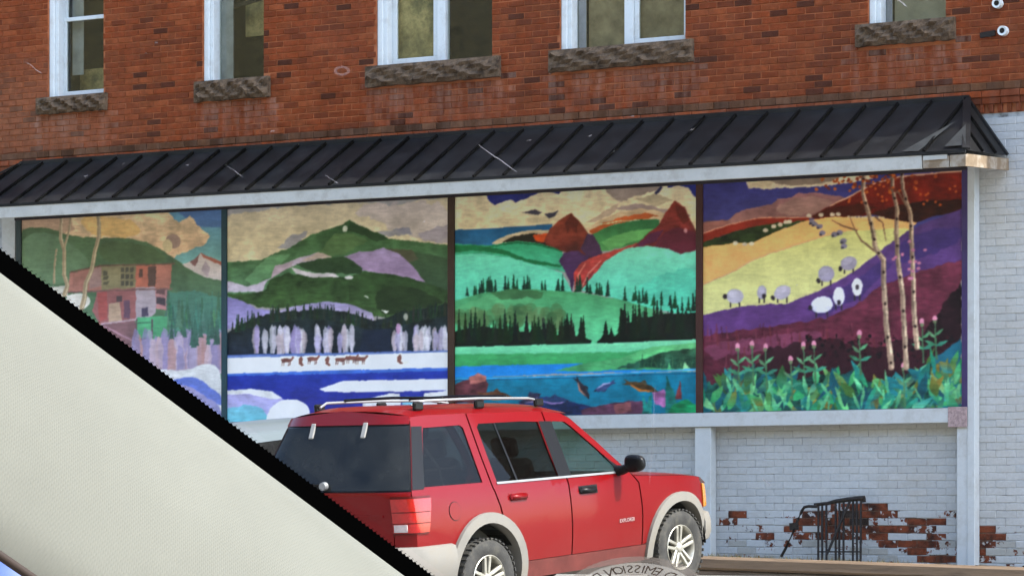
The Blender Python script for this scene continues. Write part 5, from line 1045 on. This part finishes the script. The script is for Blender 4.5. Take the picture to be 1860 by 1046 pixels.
    prof = [(0, .40), (.035, .42), (.06, .50), (.06, .60), (.045, .675), (0, .69), (-.08, .69), (-.08, .40)]
    pts = [(.56, .905), (.3, .905), (.12, .885), (.02, .82), (-.02, .6), (-.03, 0), (-.02, -.6), (.02, -.82), (.12, -.885), (.3, -.905), (.56, -.905)]
    sweep('rear_bumper', pts[::-1], [(-o, z) for o, z in prof], clad, t)
    pts = [(4.43, -.80), (4.56, -.77), (4.68, -.68), (4.74, -.45), (4.77, 0), (4.74, .45), (4.68, .68), (4.56, .77), (4.43, .80)]
    sweep('front_bumper', pts, [(o, z - .02) for o, z in prof], clad, t)
    box('grille', (4.60, -.42, .70), (4.735, .42, .93), M['blackpl'], t, bev=.02)
    for k in range(4): box('grille_bar', (4.73, -.41, .735 + .05 * k), (4.745, .41, .748 + .05 * k), M['chrome'], t)
    box('underbody', (.15, -.52, .26), (4.5, .52, .60), M['blackpl'], t, bev=.03); box('cabin_floor', (.25, -.80, .60), (3.3, .80, .66), M['blackpl'], t)
    box('dashboard', (2.95, -.78, .66), (3.25, .78, 1.10), M['blackpl'], t, bev=.04)
    for y in (-.40, .40):
        st = empty('front_seat', (2.25, y, .66), parent=t); box('cushion', (-.05, -.26, 0), (.52, .26, .22), M['seat'], st, bev=.05); bar('backrest', (0, 0, .15), (-.2, 0, .72), .48, .13, (0, 1, 0), M['seat'], st, bev=.04); bar('headrest', (-.21, 0, .74), (-.25, 0, .92), .26, .1, (0, 1, 0), M['seat'], st, bev=.03)
    st = empty('rear_seat', (1.25, 0, .66), parent=t); box('cushion', (-.05, -.66, 0), (.5, .66, .22), M['seat'], st, bev=.05); bar('backrest', (0, 0, .15), (-.18, 0, .70), 1.3, .13, (0, 1, 0), M['seat'], st, bev=.04)
    if full:
        bm = bmesh.new(); add_tube(bm, [(.55, -.62, 1.55), (.75, -.66, 1.3), (.8, -.66, 1.1)], .012, 6); from_bm('seat_belt', bm, M['spot'], t)
        for x in (1.0, 1.9): tube('cross_bar', [(x, -.54, 1.888), (x, 0, 1.90), (x, .54, 1.888)], .014, M['blackpl'], t, 6)
    return t
def text_verts(txt, size):
    cu = bpy.data.curves.new('txt', 'FONT'); cu.body = txt; cu.size = size; cu.align_x = 'CENTER'; cu.extrude = 0; cu.resolution_u = 3
    ob = bpy.data.objects.new('txt', cu); C.objects.link(ob); dg = bpy.context.evaluated_depsgraph_get(); me = bpy.data.meshes.new_from_object(ob.evaluated_get(dg))
    v = [tuple(x.co) for x in me.vertices]; f = [tuple(p.vertices) for p in me.polygons]; bpy.data.objects.remove(ob); bpy.data.curves.remove(cu); bpy.data.meshes.remove(me); return v, f
PITCH_CAR = -math.atan(SLOPE)
ang = math.atan2(CDIR.y, CDIR.x)
rotM = Matrix.Rotation(ang, 4, 'Z') @ Matrix.Rotation(PITCH_CAR, 4, 'Y')
contact = Vector((P_R.x, P_R.y, ground_z(P_R.x, P_R.y)))
SC = Vector((1.11, 1.08, 1.03)); org = contact - (rotM.to_3x3() @ Vector((RX * SC.x, -.91 * SC.y, 0)))
suv = make_car('red_suv', org, rotM.to_euler(), M['red'], M['clad'])
suv.scale = SC
for o in suv.children_recursive:                                        # raked stance: body sits higher over the rear axle
    if o.type == 'MESH' and 'housing' not in o.name and not (o.parent.type == 'EMPTY' and o.parent is not suv):
        lo = o.location.copy()
        for v_ in o.data.vertices:
            c_ = v_.co + lo if o.rotation_euler.z == 0 else lo
            v_.co.z += max(0, (3.7 - c_.x) / 3.7) * (.045 + .082 * (c_.z - .46))
tag(suv, 'dusty red four door sport utility vehicle with beige wheel arches parked facing the mural', 'car')
v, f = text_verts('EXPLORER', .05)
mesh('door_badge', [(3.10 + x, -(Yw(3.1, .72 + y) + .008), .70 + y) for x, y, z in v], f, M['chrome'], suv)
# second car, mostly behind the pillar and the red one
LEFT = Vector((-CDIR.y, CDIR.x, 0))
p2c = P_R + LEFT * 2.95 + CDIR * .9; S2 = Vector((.95, .96, .95))
org2 = p2c - (Matrix.Rotation(ang, 3, 'Z') @ Vector((RX * S2.x, -.91 * S2.y, 0)))
car2 = make_car('silver_wagon', (org2.x, org2.y, ground_z(p2c.x, p2c.y)), rotM.to_euler(), M['pale'], M['pale'], full=False)
car2.scale = S2
tag(car2, 'pale silver wagon with dark windows parked on the far side of the red vehicle', 'car')
# ---------------------------------------------------------------- the photographer's own car: windscreen, pillar, sticker
Zp = lambda u, v, Z: at_depth(u, v, Z)
eA, eB = Zp(0, 450, 1.70), Zp(790, 1046, 1.88)              # edge of the glass along the pillar
E = (eB - eA).normalized()
HEAD = R(60); Rt = (CR * math.cos(HEAD) - CF * math.sin(HEAD)).normalized()   # across the car
Nw = E.cross(Rt).normalized()
if Nw.dot(CF) > 0: Nw = -Nw                                   # towards the camera
def on_glass(u, v, off=0.):
    r = ray(u, v); k = (eA + Nw * off - CAM).dot(Nw) / r.dot(Nw); return CAM + r * k
own = empty('car_interior', (eB.x, eB.y, ground_z(eB.x, eB.y)))
tag(own, 'car interior front corner with cream pillar trim and windscreen, seen from inside', 'car')
def ownk(o): return kid(o, own)
Lm = 4800                                                     # edge parameter in metres along E
e0_, e1_ = eA - E * .33, eB + E * .14
ws = glass('windscreen_glass', (.975, .985, .98), .003, .02, dust=.0, dcol=(.7, .68, .62), ds=5, fres=.003)
ownk(mesh('windscreen', [e0_ - Nw * .004, e1_ - Nw * .004, e1_ + Rt * 1.45 - Nw * .004, e0_ + Rt * 1.45 - Nw * .004, e0_ - Nw * .009, e1_ - Nw * .009, e1_ + Rt * 1.45 - Nw * .009, e0_ + Rt * 1.45 - Nw * .009],
     [(0, 1, 2, 3), (4, 7, 6, 5), (0, 4, 5, 1), (1, 5, 6, 2), (2, 6, 7, 3), (3, 7, 4, 0)], ws))
# black ceramic band with its dotted edge: outline on the glass plane
blk = mat('black_ceramic', (.0004, .0004, .0004), .9, var=0, spec=0.)
top, bot = [], []
L_ = (e1_ - e0_).length; nt_ = int(L_ / .0015)
lowA, lowB = on_glass(0, 503), on_glass(732, 1046)
wdt = (lowA - (eA + E * ((lowA - eA).dot(E)))).length
Dn = (lowA - (eA + E * ((lowA - eA).dot(E)))).normalized()
KV = Zp(0, 1008, 1.63) - on_glass(205, 605); TB = .09        # across the pillar, down to the door side; TB = share of the black band
cross_n = E.cross(KV).normalized()
if cross_n.dot(CF) > 0: cross_n = -cross_n
edge = lambda s: e0_ + E * (L_ * s)
vv = []; ff = []
for i in range(nt_ + 1):
    b_ = edge(i / nt_)
    vv += [b_ + KV.normalized() * (.0012 if i % 2 else 0.), b_ + KV * (TB + .004)]
for i in range(nt_): ff.append((2 * i, 2 * i + 1, 2 * i + 3, 2 * i + 2))
ownk(mesh('black_band', vv, ff, blk))
vv, ff = [], []
for i in range(0, nt_, 2):
    c = e0_ + E * (L_ * (i + .3) / nt_) - KV.normalized() * .0005; b0 = len(vv)
    for k in range(7): a = 2 * math.pi * k / 7; vv.append(c + (E * math.cos(a) + Dn * math.sin(a)) * .0006)
    ff.append(tuple(range(b0, b0 + 7)))
o = ownk(mesh('edge_dots', vv, ff, blk)); o['kind'] = 'stuff'
# padded cream trim: rounded section swept along the pillar
def fabric():
    m = mat('cream_trim_fabric', (.122, .121, .102), .9, var=.07, vs=9, spec=.15); nt = m.node_tree; N = nt.nodes; L = nt.links; b = N['Principled BSDF']
    g = N.new('ShaderNodeNewGeometry'); mp = N.new('ShaderNodeMapping'); q = Matrix((E, Dn, Nw)).to_3x3().to_euler(); mp.inputs['Rotation'].default_value = q; L.new(g.outputs['Position'], mp.inputs[0])
    hs = []
    for ax in ('X', 'Y'):
        wv = N.new('ShaderNodeTexWave'); wv.bands_direction = ax; wv.inputs['Scale'].default_value = 260; wv.inputs['Distortion'].default_value = 1.5; wv.inputs['Detail'].default_value = 2; L.new(mp.outputs[0], wv.inputs[0]); hs.append(wv.outputs['Fac'])
    mu = N.new('ShaderNodeMath'); mu.operation = 'MULTIPLY'; L.new(hs[0], mu.inputs[0]); L.new(hs[1], mu.inputs[1])
    bp = N.new('ShaderNodeBump'); bp.inputs['Strength'].default_value = .25; bp.inputs['Distance'].default_value = .0006; L.new(mu.outputs[0], bp.inputs['Height']); L.new(bp.outputs[0], b.inputs['Normal'])
    return m
fab = fabric()
ns, nw = 30, 26; vv, ff = [], []
far = lambda s: edge(s) + KV
for i in range(ns + 1):
    s = i / ns
    for j in range(nw + 1):
        t = j / nw; bul = .0025 * (1 - (1 - min(t / .03, 1)) ** 2) + .009 * math.sin(math.pi * t) - .006 * max(0, (t - .85) / .15) ** 2
        vv.append(edge(s) + KV * (TB + (1 - TB) * t) + cross_n * (bul + .001))
for i in range(ns):
    for j in range(nw): ff.append((i * (nw + 1) + j, i * (nw + 1) + j + 1, (i + 1) * (nw + 1) + j + 1, (i + 1) * (nw + 1) + j))
ownk(mesh('pillar_trim', vv, ff, fab, smooth=True))
bm = bmesh.new(); add_tube(bm, [far(s) + KV.normalized() * .001 + cross_n * .001 for s in (0, .25, .5, .75, 1)], .0024, 8); ownk(from_bm('door_seal', bm, mat('brown_seal', (.03, .02, .015), .7, var=.2), angle=60))
# door mirror cap outside the side window, blue all over
blue = mat('mirror_cap_blue', (.02, .055, .20), .4, var=.15, vs=40, coat=.7)
bm = bmesh.new(); bmesh.ops.create_uvsphere(bm, u_segments=24, v_segments=16, radius=1)
for v_ in bm.verts: v_.co = CR * (v_.co.x * .11) + CF * (v_.co.y * .06) + UP * (v_.co.z * .075)
o = from_bm('mirror_cap', bm, blue, smooth=True); o.location = Zp(-90, 1150, 2.3); ownk(o)
# emission sticker on the glass, read from outside
sc = on_glass(1152, 1083, -.0015); top_ = on_glass(1152, 1010, -.0015); rs_ = on_glass(1290, 1083, -.0015)
Ux = (Rt - Nw * Rt.dot(Nw)).normalized(); Uy = Nw.cross(Ux).normalized()
if Uy.z < 0: Uy = -Uy
Ux, Uy = rs_ - sc, top_ - sc; RX_ = RY = 1.
print('sticker radii', RX_, RY, 'glass depths', [(on_glass(u, v) - CAM).dot(CF) for u, v in ((0, 0), (1860, 0), (1860, 1046), (1152, 1046))])
stk = tag(empty('windscreen_sticker', sc), 'round taupe sticker with mirrored emission lettering stuck to the windscreen', 'sticker')
def film(name, col, al):
    m = bpy.data.materials.new(name); m.use_nodes = True; N = m.node_tree.nodes; L = m.node_tree.links; N.remove(N['Principled BSDF']); o_ = N['Material Output']
    d_ = N.new('ShaderNodeBsdfDiffuse'); t_ = N.new('ShaderNodeBsdfTranslucent'); x_ = N.new('ShaderNodeBsdfTransparent'); a_ = N.new('ShaderNodeMixShader'); c_ = N.new('ShaderNodeMixShader')
    d_.inputs[0].default_value = t_.inputs[0].default_value = (*col, 1); a_.inputs[0].default_value = .5; c_.inputs[0].default_value = al
    L.new(d_.outputs[0], a_.inputs[1]); L.new(t_.outputs[0], a_.inputs[2]); L.new(x_.outputs[0], c_.inputs[1]); L.new(a_.outputs[0], c_.inputs[2]); L.new(c_.outputs[0], o_.inputs[0]); return m
def ring(name, r0, r1, m, lift):
    vv, ff = [], []; n = 64
    for k in range(n):
        a = 2 * math.pi * k / n; d = Ux * (math.cos(a) * RX_) + Uy * (math.sin(a) * RY); vv += [d * r0 + Nw * lift, d * r1 + Nw * lift]
    for k in range(n): ff.append((2 * k, 2 * k + 1, 2 * ((k + 1) % n) + 1, 2 * ((k + 1) % n)))
    return mesh(name, vv, ff, m, stk)
ring('backing', .86, 1.0, film('sticker_taupe', (.12, .10, .085), .5), .0); ring('text_band', .58, .86, film('sticker_white', (.22, .20, .175), .62), .0002); ring('centre', .0, .58, film('sticker_centre', (.125, .105, .09), .5), .0)
vv, ff = [], []
txt = 'D EMISSION EXEMPT'; adv = {'I': .6, ' ': .75, 'M': 1.22, 'O': 1.1, 'N': 1.08, 'D': 1.05}
tot = [adv.get(c, .95) for c in txt]; mid = sum(tot[:tot.__len__()]) ; cur = -sum(tot[:2]) - sum(tot[2:10]) / 2
for c, w_ in zip(txt, tot):
    ac = (cur + w_ / 2) * .142; cur += w_
    if c == ' ': continue
    v_, f_ = text_verts(c, .27); b0 = len(vv)
    for x, y, z in v_:
        rr_ = .63 + y; aa = ac + x * .72 / .72; vv.append(Ux * (-math.sin(aa) * rr_ * RX_) + Uy * (math.cos(aa) * rr_ * RY) + Nw * .0006)
    ff += [tuple(k + b0 for k in q) for q in f_]
mesh('lettering', vv, ff, mat('sticker_ink', (.045, .022, .014), .6, var=0), stk)
# splashes and chips on the glass
spl = film('dried_splash', (.28, .27, .29), .42)
def splash(pts, w0, w1):
    vv, ff = [], []; P = [on_glass(u, v, -.0005) for u, v in pts]
    for i, p_ in enumerate(P):
        d = (P[min(i + 1, len(P) - 1)] - P[max(i - 1, 0)]).normalized(); n_ = d.cross(Nw); w_ = (w0 + (w1 - w0) * i / (len(P) - 1)) * random.uniform(.5, 1.2) * 1e-3; w_ *= .3 if i in (0, len(P) - 1) else 1; vv += [p_ + n_ * w_, p_ - n_ * w_]
    for i in range(len(P) - 1): ff.append((2 * i, 2 * i + 1, 2 * i + 3, 2 * i + 2))
    ownk(mesh('splash_mark', vv, ff, spl))
def streak(a, b, w0, w1, n=7): splash([(a[0] + (b[0] - a[0]) * i / n + random.uniform(-1, 1), a[1] + (b[1] - a[1]) * i / n + random.uniform(-1, 1)) for i in range(n + 1)], w0, w1)
streak((866, 262), (938, 312), .2, .75); streak((46, 112), (76, 134), .25, .55); streak((408, 298), (442, 322), .2, .45); streak((590, 318), (616, 334), .2, .45); streak((1628, -2), (1648, 13), .5, .4); streak((1384, 866), (1400, 882), .3, .5, 4); streak((1180, 880), (1190, 700), .06, .06, 9)
for u, v, r_ in ((284, 78, 2.2), (264, 97, 2), (495, 239, 4), (1149, 211, 2.5), (960, 255, 4), (1072, 247, 3.5), (1257, 236, 4), (340, 300, 3), (770, 402, 2), (1447, 518, 2), (155, 320, 3.5), (225, 297, 3), (1116, 276, 2)): streak((u - r_, v + r_ * .3), (u + r_, v - r_ * .4), .18, .22, 3)
vv, ff = [], []
for k in range(18): a = 2 * math.pi * k / 18; q = on_glass(621 + 15 * math.cos(a), 129 + 9 * math.sin(a), -.0005); q2 = on_glass(621 + 9 * math.cos(a), 129 + 5 * math.sin(a), -.0005); vv += [q, q2]
for k in range(18): ff.append((2 * k, 2 * k + 1, 2 * ((k + 1) % 18) + 1, 2 * ((k + 1) % 18)))
ownk(mesh('splash_ring', vv, ff, film('faint_splash', (.25, .2, .21), .16)))
